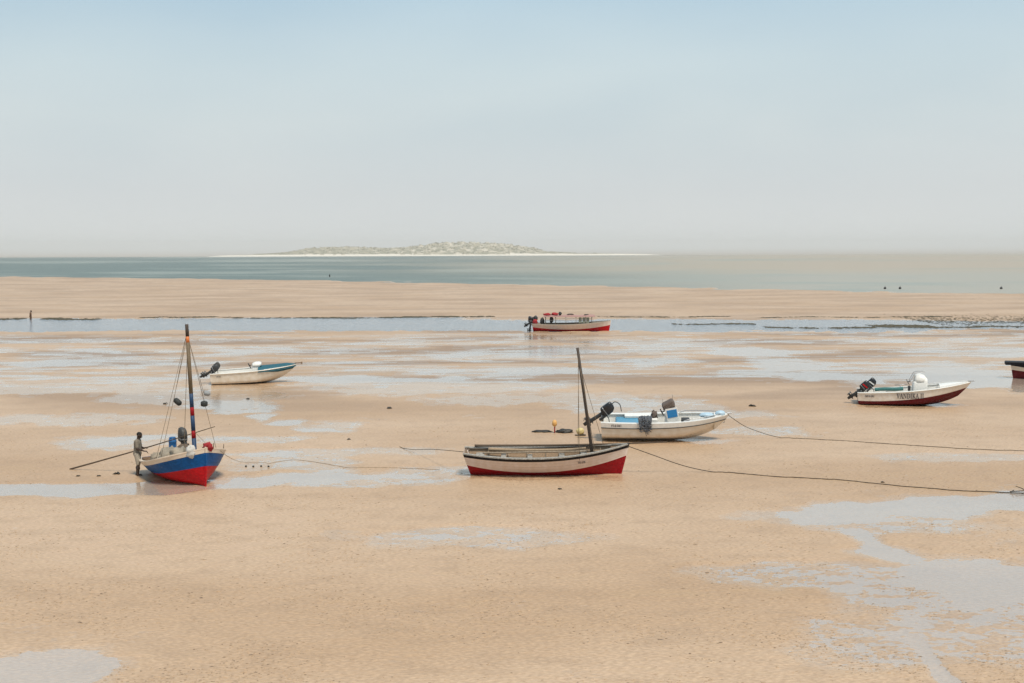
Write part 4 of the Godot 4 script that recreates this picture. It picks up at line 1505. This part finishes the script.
func canopy_boat():
	var o := thing("canopy_boat", "long red and white passenger boat with a canopy, lying in the far channel", "boat", Vector3(6.75, -0.12, -130.4))
	o.rotation = Vector3(deg_to_rad(1), deg_to_rad(-3.0), 0)
	var h := Hull.new()
	h.length = 8.9
	h.half = 1.22
	h.stern_width = 0.72
	h.sheer = Vector3(1.02, 0.95, 1.32)
	h.bow_rake = 0.25
	h.stern_rake = 0.15
	h.bow_power = 2.6
	dhow_shell(o, h, Vector3(0.62, 0.34, 0.80), "paint_red", "paint_pink_white", "paint_white", 0.09, 3, "pale_wood", "grey_wood")
	floor_boards(h, 0.3, 0.05, 0.85, "old_wood", o, 5)
	for t in [0.2, 0.32, 0.44, 0.56, 0.68]: thwart(o, h, t, 0.68, 0.3, "grey_wood")
	for t in [0.17, 0.30, 0.43, 0.56, 0.68, 0.76]:
		for s in [-1, 1]:
			var b := h.pt(t, 1, s, -0.05)
			var st2 := tool()
			tube(st2, [b, Vector3(b.x, 1.82, b.z * 0.98)], 0.03, 0.03, 6)
			part("canopy_post", st2, "grey_wood", o)
	var xa := h.pt(0.15, 1, 1).x
	var xb := h.pt(0.80, 1, 1).x
	var st := tool()
	for i in 20:
		for k in 8:
			var up := func(a: float, b: float) -> Vector3:
				var sag := 0.05 * sin(a * TAU * 2.5) * 0.6 + 0.03 * sin(a * 37.0 + b * 3.0)
				return Vector3(lerpf(xa, xb, a), 1.83 + 0.12 * (1 - b * b) + sag * (1 - b * b), b * 1.2)
			var a0 := i / 20.0
			var a1 := (i + 1) / 20.0
			var b0 := -1.0 + k / 4.0
			quad(st, up.call(a0, b0), up.call(a1, b0), up.call(a1, b0 + 0.25), up.call(a0, b0 + 0.25), Vector3.UP)
	part("canopy", st, "cloth_pink", o)
	for s in [-1, 1]:
		st = tool()
		tube(st, [Vector3(xa, 1.82, s * 1.2), Vector3(xb, 1.82, s * 1.2)], 0.03, 0.03, 6)
		part("canopy_edge", st, "cloth_pink", o)
		st = tool()
		tube(st, [h.pt(0.17, 1, s, -0.05) + Vector3(0, 0.45, 0), Vector3(xb - 0.4, 1.45, s * 1.05)], 0.02, 0.02, 5)
		part("side_rail", st, "grey_wood", o)
	for k in 3:
		st = tool(true)
		block(st, Vector3(1.0 + k * 0.42, 1.42, 1.0), Vector3(0.34, 0.62, 0.03), Basis.IDENTITY, 0.004)
		part("side_curtain", st, "curtain_green", o)
	outboard(o, Vector3(-4.4, 1.02, 0.4), deg_to_rad(4), 1.25, "motor_black")
	outboard(o, Vector3(-4.35, 1.02, -0.4), deg_to_rad(52), 1.25, "motor_dark")
	for a in [["roof_bundle", Vector3(-2.75, 2.02, 0.4), Vector3(0.42, 0.16, 0.35), "cloth_red", "red bundle on the stern end of the far boat's canopy"], ["roof_bundle", Vector3(-1.9, 2.06, 0.3), Vector3(0.38, 0.2, 0.35), "cloth_red", "larger red bundle beside a black bag on the far boat's canopy"], ["roof_bag", Vector3(-1.28, 2.12, 0.3), Vector3(0.17, 0.22, 0.2), "rubber", "black bag on top of the far boat's canopy"], ["roof_pack", Vector3(-0.1, 2.02, 0.2), Vector3(0.40, 0.10, 0.3), "cloth_brown", "flat brown pack lying on the far boat's canopy"], ["roof_pack", Vector3(1.7, 1.98, 0.2), Vector3(0.3, 0.08, 0.3), "cloth_brown", "small brown pack at the bow end of the far boat's canopy"], ["stern_bundle", Vector3(-4.1, 1.2, 0.75), Vector3(0.3, 0.3, 0.25), "cloth_red", "red bundle at the stern rail of the far canopy boat"], ["stern_bundle", Vector3(-3.3, 1.25, 0.5), Vector3(0.25, 0.42, 0.25), "rubber", "tall dark bundle aft under the far boat's canopy"], ["stern_bundle", Vector3(-2.25, 1.45, 0.6), Vector3(0.22, 0.35, 0.2), "rubber", "dark bundle hanging under the far boat's canopy"]]:
		var b := part(a[0], lump(12, 9, 0.3, 80 + taken.size()), a[3])
		b.transform = Transform3D(o.basis.scaled(a[2]), to_world(o, a[1]))
		tag(b, a[4], "bundle", "baggage on the far canopy boat")
	return [o, h]


func edge_boat():
	var o := thing("beached_boat", "dark red and cream wooden boat with black rim, cut off by the picture's edge", "boat", Vector3(37.85, -0.03, -78.4))
	o.rotation = Vector3(deg_to_rad(-3), deg_to_rad(180.0 - 18.0), 0)
	var h := Hull.new()
	h.length = 6.8
	h.half = 0.95
	h.stern_width = 0.6
	h.sheer = Vector3(0.95, 0.92, 1.18)
	h.bow_rake = 0.2
	dhow_shell(o, h, Vector3(0.4, 0.4, 0.62), "paint_dark_red", "paint_cream", "paint_black", 0.26, 2, "old_wood", "paint_black")
	floor_boards(h, 0.24, 0.06, 0.86, "old_wood", o, 5)
	for t in [0.2, 0.4, 0.6, 0.78]: thwart(o, h, t, 0.7, 0.22, "grey_wood")
	var st := tool(true)
	block(st, h.pt(1, 1, 1) * Vector3(1, 1, 0) + Vector3(-0.25, -0.08, 0), Vector3(1.3, 0.24, 0.62), Basis.IDENTITY, 0.08)
	part("bow_platform", st, "paint_black", o)
	return [o, h]


# ---------------------------------------------------------------- people
func skin_over(st: SurfaceTool, bones: Array, cell: float, blend: float):
	# bones: [from, to, radius there, radius here]; their joined surface as surface nets
	var lo := Vector3(1e9, 1e9, 1e9)
	var hi := -lo
	for b in bones:
		var r: float = maxf(b[2], b[3]) + cell * 3
		lo = lo.min(b[0] - Vector3.ONE * r).min(b[1] - Vector3.ONE * r)
		hi = hi.max(b[0] + Vector3.ONE * r).max(b[1] + Vector3.ONE * r)
	var nx := int((hi.x - lo.x) / cell) + 2
	var ny := int((hi.y - lo.y) / cell) + 2
	var nz := int((hi.z - lo.z) / cell) + 2
	var field := PackedFloat32Array()
	field.resize(nx * ny * nz)
	field.fill(1.0)
	for b in bones:
		var a: Vector3 = b[0]
		var d: Vector3 = b[1] - a
		var dd := maxf(d.length_squared(), 1e-9)
		var r0: float = b[2]
		var r1: float = b[3]
		var r := maxf(r0, r1) + blend + cell * 2
		var p0 := ((a.min(b[1]) - Vector3.ONE * r - lo) / cell).floor().max(Vector3.ZERO)
		var p1 := ((a.max(b[1]) + Vector3.ONE * r - lo) / cell).ceil().min(Vector3(nx - 1, ny - 1, nz - 1))
		for z in range(int(p0.z), int(p1.z) + 1):
			for y in range(int(p0.y), int(p1.y) + 1):
				var i := (z * ny + y) * nx
				for x in range(int(p0.x), int(p1.x) + 1):
					var p := lo + Vector3(x, y, z) * cell - a
					var t := clampf(p.dot(d) / dd, 0, 1)
					var v := (p - d * t).length() - lerpf(r0, r1, t)
					var o := field[i + x]
					var h := maxf(blend - absf(v - o), 0.0) / blend
					field[i + x] = minf(v, o) - h * h * blend * 0.25
	var where := {}
	var steps := [0, 1, nx, nx + 1, nx * ny, nx * ny + 1, nx * ny + nx, nx * ny + nx + 1]
	var offs := [Vector3(0, 0, 0), Vector3(1, 0, 0), Vector3(0, 1, 0), Vector3(1, 1, 0), Vector3(0, 0, 1), Vector3(1, 0, 1), Vector3(0, 1, 1), Vector3(1, 1, 1)]
	var edges := [[0, 1], [2, 3], [4, 5], [6, 7], [0, 2], [1, 3], [4, 6], [5, 7], [0, 4], [1, 5], [2, 6], [3, 7]]
	for z in nz - 1:
		for y in ny - 1:
			var row := (z * ny + y) * nx
			for x in nx - 1:
				var i := row + x
				var inside := 0
				for k in 8:
					if field[i + steps[k]] < 0: inside += 1
				if inside == 0 or inside == 8: continue
				var s := Vector3.ZERO
				var n := 0
				for e in edges:
					var va := field[i + steps[e[0]]]
					var vb := field[i + steps[e[1]]]
					if (va < 0) != (vb < 0):
						s += offs[e[0]].lerp(offs[e[1]], va / (va - vb))
						n += 1
				where[i] = lo + (Vector3(x, y, z) + s / n) * cell
	var axes := [[1, nx, nx * ny], [nx, nx * ny, 1], [nx * ny, 1, nx]]
	var dirs := [Vector3.RIGHT, Vector3.UP, Vector3.BACK]
	for i in where:
		for k in 3:
			var u: int = axes[k][1]
			var w: int = axes[k][2]
			var va := field[i]
			var vb := field[i + axes[k][0]]
			if (va < 0) != (vb < 0) and where.has(i - u) and where.has(i - w) and where.has(i - u - w):
				quad(st, where[i], where[i - u], where[i - u - w], where[i - w], dirs[k] * (1.0 if va < 0 else -1.0))


func fingers(bones: Array, wrist: Vector3, along: Vector3, palm_normal: Vector3, thumb_side: Vector3, curl: float):
	# palm, four unequal fingers bent at the knuckles, a thumb that leaves the side of the palm
	var root := wrist + along * 0.085
	bones.append([wrist, root, 0.024, 0.022])
	bones.append([wrist + thumb_side * 0.018, root + thumb_side * 0.028, 0.018, 0.013])
	bones.append([wrist - thumb_side * 0.018, root - thumb_side * 0.028, 0.018, 0.013])
	for k in 4:
		var p := root + thumb_side * (0.030 - 0.020 * k)
		var long: float = [0.036, 0.040, 0.037, 0.029][k]
		var d := along
		for j in 3:
			d = (d + palm_normal * curl).normalized()
			var q: Vector3 = p + d * long * [1.0, 0.72, 0.6][j]
			bones.append([p, q, 0.0092 - j * 0.0008, 0.0086 - j * 0.0008])
			p = q
	var th := wrist + along * 0.03 + thumb_side * 0.03
	var t1 := th + (thumb_side * 0.8 + along * 0.6).normalized() * 0.04
	var t2 := t1 + (along + palm_normal * curl * 1.2).normalized() * 0.03
	bones.append([th, t1, 0.012, 0.0105])
	bones.append([t1, t2, 0.0105, 0.009])


func person(label: String, at: Vector3, turn: float, arms: Array, shirt, shorts, cell: float, fine: float, look := -0.35):
	# facing +x; arms: per side [elbow, wrist, hand direction]
	var o := thing("person", label, "person", at, turn)
	var V := func(x: float, y: float, z: float) -> Vector3: return Vector3(x, y, z)
	var legs := []
	for s in [-1.0, 1.0]:
		var step: float = 0.05 * s
		legs.append_array([[V.call(0, 0.90, 0.085 * s), V.call(0.03 + step * 0.5, 0.50, 0.095 * s), 0.088, 0.058], [V.call(0.03 + step * 0.5, 0.50, 0.095 * s), V.call(0.0 + step, 0.33, 0.098 * s), 0.055, 0.057], [V.call(0.0 + step, 0.33, 0.098 * s), V.call(-0.02 + step, 0.08, 0.10 * s), 0.055, 0.036], [V.call(-0.045 + step, 0.045, 0.10 * s), V.call(0.10 + step, 0.03, 0.115 * s), 0.036, 0.030], [V.call(0.10 + step, 0.03, 0.115 * s), V.call(0.165 + step, 0.024, 0.12 * s), 0.030, 0.022]])
	var trunk := [[V.call(0, 0.94, -0.05), V.call(0, 0.94, 0.05), 0.115, 0.115], [V.call(0, 0.95, 0), V.call(0.01, 1.12, 0), 0.125, 0.115], [V.call(0.01, 1.12, -0.05), V.call(0.02, 1.32, -0.075), 0.10, 0.105], [V.call(0.01, 1.12, 0.05), V.call(0.02, 1.32, 0.075), 0.10, 0.105], [V.call(0.02, 1.40, -0.12), V.call(0.02, 1.40, 0.12), 0.07, 0.07]]
	var neck := [[V.call(0.03, 1.42, 0), V.call(0.055, 1.53, 0), 0.058, 0.052]]
	var sleeves := []
	var fore := []
	var hands := []
	for k in 2:
		var s := -1.0 if k == 0 else 1.0
		var sh: Vector3 = V.call(0.02, 1.395, 0.175 * s)
		var el: Vector3 = arms[k][0]
		var wr: Vector3 = arms[k][1]
		sleeves.append([sh, el, 0.060, 0.045])
		fore.append([el, wr, 0.043, 0.027])
		var palm: Vector3 = arms[k][3]
		var al: Vector3 = arms[k][2].normalized()
		fingers(hands, wr, al, palm, al.cross(palm).normalized() * (1.0 if arms[k][4] > 0 else -1.0), 0.75)
	var turned := Transform3D(Basis(Vector3.BACK, look), V.call(0.06, 1.54, 0))
	var H := func(x: float, y: float, z: float) -> Vector3: return turned * Vector3(x, y, z)
	var head := [[H.call(-0.02, 0.12, 0), H.call(0.02, 0.12, 0), 0.088, 0.085], [H.call(0.04, 0.05, 0), H.call(0.055, 0.02, 0), 0.062, 0.045], [H.call(0.07, 0.10, 0), H.call(0.075, 0.05, 0), 0.03, 0.03], [H.call(0.098, 0.105, 0), H.call(0.118, 0.07, 0), 0.010, 0.017], [H.call(0.10, 0.038, -0.016), H.call(0.10, 0.038, 0.016), 0.011, 0.011], [H.call(0.10, 0.022, -0.014), H.call(0.10, 0.022, 0.014), 0.010, 0.010], [H.call(0.0, 0.105, -0.088), H.call(-0.008, 0.075, -0.09), 0.016, 0.010], [H.call(0.0, 0.105, 0.088), H.call(-0.008, 0.075, 0.09), 0.016, 0.010], [H.call(-0.02, 0.03, 0), V.call(0.04, 1.46, 0), 0.05, 0.055]]
	var st := tool()
	skin_over(st, legs + trunk + neck + sleeves + fore, cell, 0.05)
	skin_over(st, head, fine * 1.5, 0.02)
	skin_over(st, hands, fine, 0.008)
	part("body", st, "skin", o)
	var grown := func(list: Array, by: float) -> Array:
		var out := []
		for b in list: out.append([b[0], b[1], b[2] + by, b[3] + by])
		return out
	st = tool()
	var half_arm := []
	for b in sleeves: half_arm.append([b[0], b[0].lerp(b[1], 0.72), b[2] + 0.012, b[3] + 0.024])
	skin_over(st, grown.call(trunk, 0.020) + half_arm + [[Vector3(0, 0.88, -0.05), Vector3(0, 0.88, 0.05), 0.13, 0.13]], cell, 0.05)
	part("shirt", st, shirt, o)
	st = tool()
	var thighs := []
	for i in [0, 5]:
		thighs.append([legs[i][0], legs[i][0].lerp(legs[i][1], 0.96), 0.112, 0.085])
	skin_over(st, thighs + [[Vector3(0, 0.90, -0.05), Vector3(0, 0.90, 0.05), 0.125, 0.125]], cell, 0.04)
	part("shorts", st, shorts, o)
	st = tool()
	skin_over(st, [[H.call(-0.03, 0.135, 0), H.call(0.005, 0.145, 0), 0.089, 0.085]], fine * 1.5, 0.02)
	part("hair", st, "hair", o)
	for s in [-1, 1]:
		var e := part("eye", lump(8, 6, 0.0, 1), "eye", o)
		e.transform = Transform3D(Basis.IDENTITY.scaled(Vector3.ONE * 0.011), H.call(0.094, 0.10, 0.032 * s))
	return o


# ---------------------------------------------------------------- ropes, weed and small things
func on_ground(x: float, z: float, lift := 0.0) -> Vector3:
	return Vector3(x, maxf(0.0, ground_at(x, z)) + lift, z)


func mooring(label: String, pts: Array, r: float, m, ground_from: int, group := "mooring ropes on the sand"):
	# pts from ground_from on lie on the sand
	var raw := smooth_line(pts, 10)
	var out := []
	for i in raw.size():
		var p: Vector3 = raw[i]
		if i >= ground_from * 10:
			p.y = maxf(0.0, ground_at(p.x, p.z)) + r * 0.8
			p.z += 0.10 * noise_mid.get_noise_2d(p.x * 3.0, 5.0)
		p.y = maxf(p.y, maxf(0.0, ground_at(p.x, p.z)) + r * 0.8)
		out.append(p)
	var st := tool()
	tube(st, out, r, r, 6)
	var o := part("mooring_rope", st, m)
	tag(o, label, "rope", group)


func build_ropes(centre, blue, white):
	var c: Node3D = centre[0]
	var bow: Vector3 = to_world(c, centre[1].pt(0.99, 0.97, 1))
	mooring("long dark mooring rope running from the red and white dhow's bow across the sand", [bow, Vector3(5.6, 0.74, -45.1), Vector3(6.6, 0.37, -45.15), Vector3(7.5, 0.13, -45.2), Vector3(8.6, 0, -44.99), Vector3(10.39, 0, -44.14), Vector3(12.54, 0, -43.5), Vector3(13.82, 0, -42.71), Vector3(16.02, 0, -41.57), Vector3(18.05, 0, -41.18), Vector3(21.0, 0, -40.5)], 0.017, "rope_dark", 4)
	var w: Node3D = white[0]
	var wb: Vector3 = to_world(w, white[1].pt(0.99, 0.97, 1))
	mooring("thinner mooring rope running from the white open speedboat's bow", [wb, Vector3(10.9, 0.62, -53.65), Vector3(11.6, 0.34, -53.6), Vector3(12.3, 0.13, -53.55), Vector3(13.2, 0, -53.5), Vector3(15.6, 0, -52.6), Vector3(17.96, 0, -51.4), Vector3(20.23, 0, -50.3), Vector3(22.4, 0, -49.8), Vector3(26.0, 0, -48.5)], 0.014, "rope_dark", 4)
	var stern: Vector3 = to_world(c, centre[1].pt(0.0, 1.0, 0.4))
	mooring("stern line of the red and white dhow stretched away over the sand", [stern, Vector3(-3.3, 0.55, -47.8), Vector3(-4.4, 0.12, -50.3), Vector3(-5.1, 0, -51.6)], 0.013, "rope_dark", 3)
	var b: Node3D = blue[0]
	var bb: Vector3 = to_world(b, blue[1].pt(0.9, 0.98, -1))
	mooring("slack tan rope from the blue dhow's bow to the right over wet sand", [bb, Vector3(-10.9, 0.55, -45.2), Vector3(-10.2, 0.06, -47.6), Vector3(-9.05, 0, -48.4), Vector3(-6.66, 0, -46.6), Vector3(-4.6, 0, -46.5), Vector3(-2.94, 0, -46.1)], 0.007, "rope_pale", 2)
	# small anchor at the end of the long rope
	var o := thing("small_anchor", "small rusty anchor at the end of the long dark mooring rope", "anchor", on_ground(18.35, -41.2, 0.03))
	var st := tool()
	tube(st, [Vector3(-0.3, 0.02, 0), Vector3(0.28, 0.05, 0)], 0.018, 0.018, 6)
	part("shank", st, "rope_dark", o)
	st = tool()
	tube(st, smooth_line([Vector3(0.02, 0.0, 0.26), Vector3(0.2, 0.03, 0.17), Vector3(0.28, 0.05, 0), Vector3(0.2, 0.1, -0.17), Vector3(0.02, 0.16, -0.26)]), 0.018, 0.014, 6)
	part("arms", st, "rope_dark", o)
	st = tool()
	tube(st, [Vector3(-0.22, -0.02, -0.14), Vector3(-0.22, 0.1, 0.14)], 0.013, 0.013, 6)
	part("stock", st, "rope_dark", o)


func build_floats():
	# net floats strung on a short line to the right of the blue dhow
	for k in 4:
		var x := lerpf(-10.99, -10.05, k / 3.0)
		var p := on_ground(x, -46.9 + 0.05 * (k % 2), 0.025)
		var f := part("net_float", lump(12, 9, 0.1, 90), "fender_dark")
		f.transform = Transform3D(Basis.IDENTITY.scaled(Vector3(0.045, 0.04, 0.04)), p)
		tag(f, ["dark net float nearest the blue dhow in the short row", "second dark net float of the short row, counted from the blue dhow", "third dark net float of the short row, counted from the blue dhow", "last dark net float of the short row, farthest from the blue dhow"][k], "float", "row of small dark net floats")
	# the yellow float on a dark heap behind the red and white dhow
	var heap := part("weed_heap", lump(22, 10, 0.5, 91), "wet_lump")
	heap.transform = Transform3D(Basis.IDENTITY.scaled(Vector3(0.40, 0.10, 0.28)), on_ground(2.55, -55.6, 0.05))
	tag(heap, "dark net heap to the right of the yellow float behind the dhow", "net heap")
	heap = part("weed_heap", lump(22, 10, 0.5, 92), "wet_lump")
	heap.transform = Transform3D(Basis.IDENTITY.scaled(Vector3(0.45, 0.06, 0.2)), on_ground(1.45, -55.7, 0.03))
	tag(heap, "flat dark net heap to the left of the yellow float behind the dhow", "net heap")
	var o := thing("yellow_float", "orange yellow float on a short post behind the red and white dhow", "float", on_ground(2.05, -55.4))
	var body := part("float_body", lump(16, 12, 0.12, 93), "plastic_yellow", o)
	body.transform = Transform3D(Basis.IDENTITY.scaled(Vector3(0.12, 0.17, 0.12)), Vector3(0, 0.48, 0))
	var st := tool()
	tube(st, [Vector3(0, -0.1, 0), Vector3(0.01, 0.4, 0)], 0.03, 0.03, 8)
	part("post", st, "cloth_red", o)
	o = thing("pale_float", "pale yellow float sitting on sand beside the dhow's mast", "float", on_ground(3.25, -54.6))
	body = part("float_body", lump(16, 12, 0.15, 94), "plastic_pale_yellow", o)
	body.transform = Transform3D(Basis.IDENTITY.scaled(Vector3(0.20, 0.17, 0.18)), Vector3(0, 0.20, 0))
	st = tool()
	tube(st, smooth_line([Vector3(-0.25, 0.02, 0.05), Vector3(0, 0.03, 0.12), Vector3(0.25, 0.02, 0.03), Vector3(0.1, 0.03, -0.1)]), 0.03, 0.03, 6)
	part("line_coil", st, "rope_dark", o)
	# single clumps of weed on the sand
	var spots := [[-17.16, -44.88, 0.10, "small weed clump nearest the pole's lower end"], [-16.32, -44.87, 0.11, "dark weed clump between the pole's end and the man"], [-15.75, -45.3, 0.17, "largest weed clump left of the man by the blue dhow"], [-20.43, -67.2, 0.16, "dark lump on wet sand left of the striped mast"], [-16.05, -69.4, 0.14, "dark lump on sand below the cream speedboat"], [-6.95, -64.6, 0.2, "flat dark weed patch on open sand right of the cream speedboat"], [-7.7, -53.6, 0.12, "brownish weed scrap between the blue dhow and the red and white dhow"], [13.63, -64.9, 0.24, "dark lump on sand between the two right speedboats"], [1.75, -42.0, 0.10, "little weed scrap in front of the red and white dhow's middle"], [14.0, -43.0, 0.09, "weed knot caught on the long mooring rope"]]
	for k in spots.size():
		var a = spots[k]
		var w := part("weed_clump", weed_clump(a[2] * 0.7, 100 + k), "wet_lump")
		w.position = on_ground(a[0], a[1], 0.0)
		tag(w, a[3], "seaweed", "weed clumps strewn on the sand")


func weed_clump(r: float, seed_: int) -> SurfaceTool:
	var g := RandomNumberGenerator.new()
	g.seed = seed_
	var st := tool()
	for k in 14:
		var th := g.randf() * TAU
		var d := Vector3(cos(th), 0, sin(th))
		var e := Vector3(-d.z, 0, d.x)
		var l := r * g.randf_range(0.7, 1.5)
		tube(st, [d * l * 0.1 + Vector3(0, r * 0.15, 0), d * l * 0.5 + e * g.randf_range(-0.4, 0.4) * r + Vector3(0, r * g.randf_range(0.25, 0.6), 0), d * l + Vector3(0, r * 0.06, 0)], r * 0.26, r * 0.10, 5)
	return st


func build_weed_banks():
	# mats of weed along the edges of the channel
	# [x from, x to, z, depth, height, how many, label]
	var banks := [[-52.0, -27.5, -161.0, 1.3, 0.12, 700, "thin dark weed line along the channel's far edge behind the striped mast"], [-27.5, -2.5, -160.5, 1.5, 0.14, 900, "olive weed line along the channel's far edge, left of the canopy boat"], [-74.0, -68.0, -160.5, 2.0, 0.14, 260, "short weed mat at the channel edge left of the wading person"], [-65.5, -57.0, -159.5, 2.0, 0.14, 300, "short weed mat at the channel edge right of the wading person"], [12.0, 30.0, -158.0, 1.3, 0.13, 600, "olive weed line along the far edge right of the canopy boat"], [33.0, 60.0, -156.0, 1.3, 0.10, 800, "thin weed line along the channel's far edge to the right"], [20.0, 30.0, -143.0, 1.5, 0.12, 300, "weed mat in the middle of the channel, right of the canopy boat"], [30.0, 64.0, -135.0, 1.5, 0.11, 800, "weed line along the channel's near edge to the right"], [52.0, 76.0, -148.0, 14.0, 0.085, 1300, "broad patch of brown weed at the far right of the channel"], [43.0, 50.0, -138.0, 3.0, 0.13, 300, "thick weed mat on the near edge of the channel at right"]]
	for k in banks.size():
		var a = banks[k]
		var g := RandomNumberGenerator.new()
		g.seed = 200 + k
		var mm := MultiMesh.new()
		mm.transform_format = MultiMesh.TRANSFORM_3D
		mm.mesh = lump(7, 5, 0.5, 210)
		var many: int = a[5] * 2
		mm.instance_count = many
		for i in many:
			var x := g.randf_range(a[0], a[1])
			var s_hide := false
			var gap := noise_tone.get_noise_2d(x * 3.0, k * 40.0 + (a[2] + g.randf_range(-1, 1) * a[3]) * 1.2)
			if gap < -0.05 and g.randf() < 0.9:
				s_hide = true
			var z: float = a[2] + g.randfn(0.0, 0.35) * a[3] + noise_broad.get_noise_2d(x * 1.4, a[2]) * (2.5 if a[3] < 5 else 0.5)
			var s: float = a[4] * g.randf_range(0.2, 0.6) * (0.2 if s_hide else 1.0)
			mm.set_instance_transform(i, Transform3D(Basis(Vector3.UP, g.randf() * TAU).scaled(Vector3(s * 3.6, s * 0.55, s * 2.2)), Vector3(x, maxf(0.0, ground_at(x, z)) + s * 0.2, z)))
		var o := MultiMeshInstance3D.new()
		o.name = numbered("seaweed_bank")
		o.multimesh = mm
		o.material_override = materials.seaweed
		add_child(o, true)
		tag(o, a[6], "seaweed", "weed along the channel", "stuff")


func build_casts():
	# worm casts and small pits' rims: little heaps of damp sand over the near flats, past counting
	var g := RandomNumberGenerator.new()
	g.seed = 300
	var spots := []
	while spots.size() < 21000:
		var y := g.randf_range(165.0, 445.0)
		var d := HORIZON_PX / y
		var x := g.randf_range(-0.55, 0.55) * d
		var many := noise_tone.get_noise_2d(x * 2.2, -d * 2.2) + 0.5 * noise_tone.get_noise_2d(x * 9.0, -d * 9.0)
		if g.randf() > clampf(0.30 + many * 1.5, 0.03, 1.0):
			continue
		var h := ground_at(x, -d)
		if h < -0.004:
			continue
		spots.append(Vector3(x, h, -d))
	for v in 2:
		var mm := MultiMesh.new()
		mm.transform_format = MultiMesh.TRANSFORM_3D
		mm.use_colors = true
		mm.mesh = lump(7, 5, 0.6, 301 + v)
		mm.instance_count = spots.size() / 2
		for i in spots.size() / 2:
			var s := g.randf_range(0.007, 0.020) * (1.7 if g.randf() < 0.04 else 1.0)
			var b := Basis(Vector3.UP, g.randf() * TAU).scaled(Vector3(s * g.randf_range(1.0, 2.4), s * g.randf_range(0.25, 0.6), s))
			mm.set_instance_transform(i, Transform3D(b, spots[i * 2 + v]))
			var dark := g.randf()
			mm.set_instance_color(i, Color(0.42, 0.285, 0.175).lerp(Color(0.14, 0.095, 0.06), dark * dark))
		var o := MultiMeshInstance3D.new()
		o.name = numbered("sand_casts")
		o.multimesh = mm
		o.material_override = materials.cast_sand
		add_child(o, true)
		tag(o, "tiny damp worm casts strewn all over the near sand" if v == 0 else "crumbs of damp sand strewn all over the near flats", "sand casts", "", "stuff")


func build_far_specks():
	var spots := [[90.4, -278.7, "dark buoy in shallow sea, leftmost of the pair at right"], [93.9, -278.3, "dark buoy in shallow sea, second of the pair at right"], [117.1, -275.3, "lone dark buoy in shallow sea near the right picture edge"]]
	for a in spots:
		var o := thing("mooring_buoy", a[2], "buoy", Vector3(a[0], 0.0, a[1]), 0, "dark buoys in the shallow sea")
		var body := part("buoy_body", lump(14, 10, 0.12, 95), "buoy_dark", o)
		body.transform = Transform3D(Basis.IDENTITY.scaled(Vector3(0.32, 0.32, 0.32)), Vector3(0, 0.2, 0))
		var st := tool()
		tube(st, [Vector3(0, 0.4, 0), Vector3(0.03, 0.75, 0)], 0.05, 0.04, 6)
		part("buoy_staff", st, "buoy_dark", o)
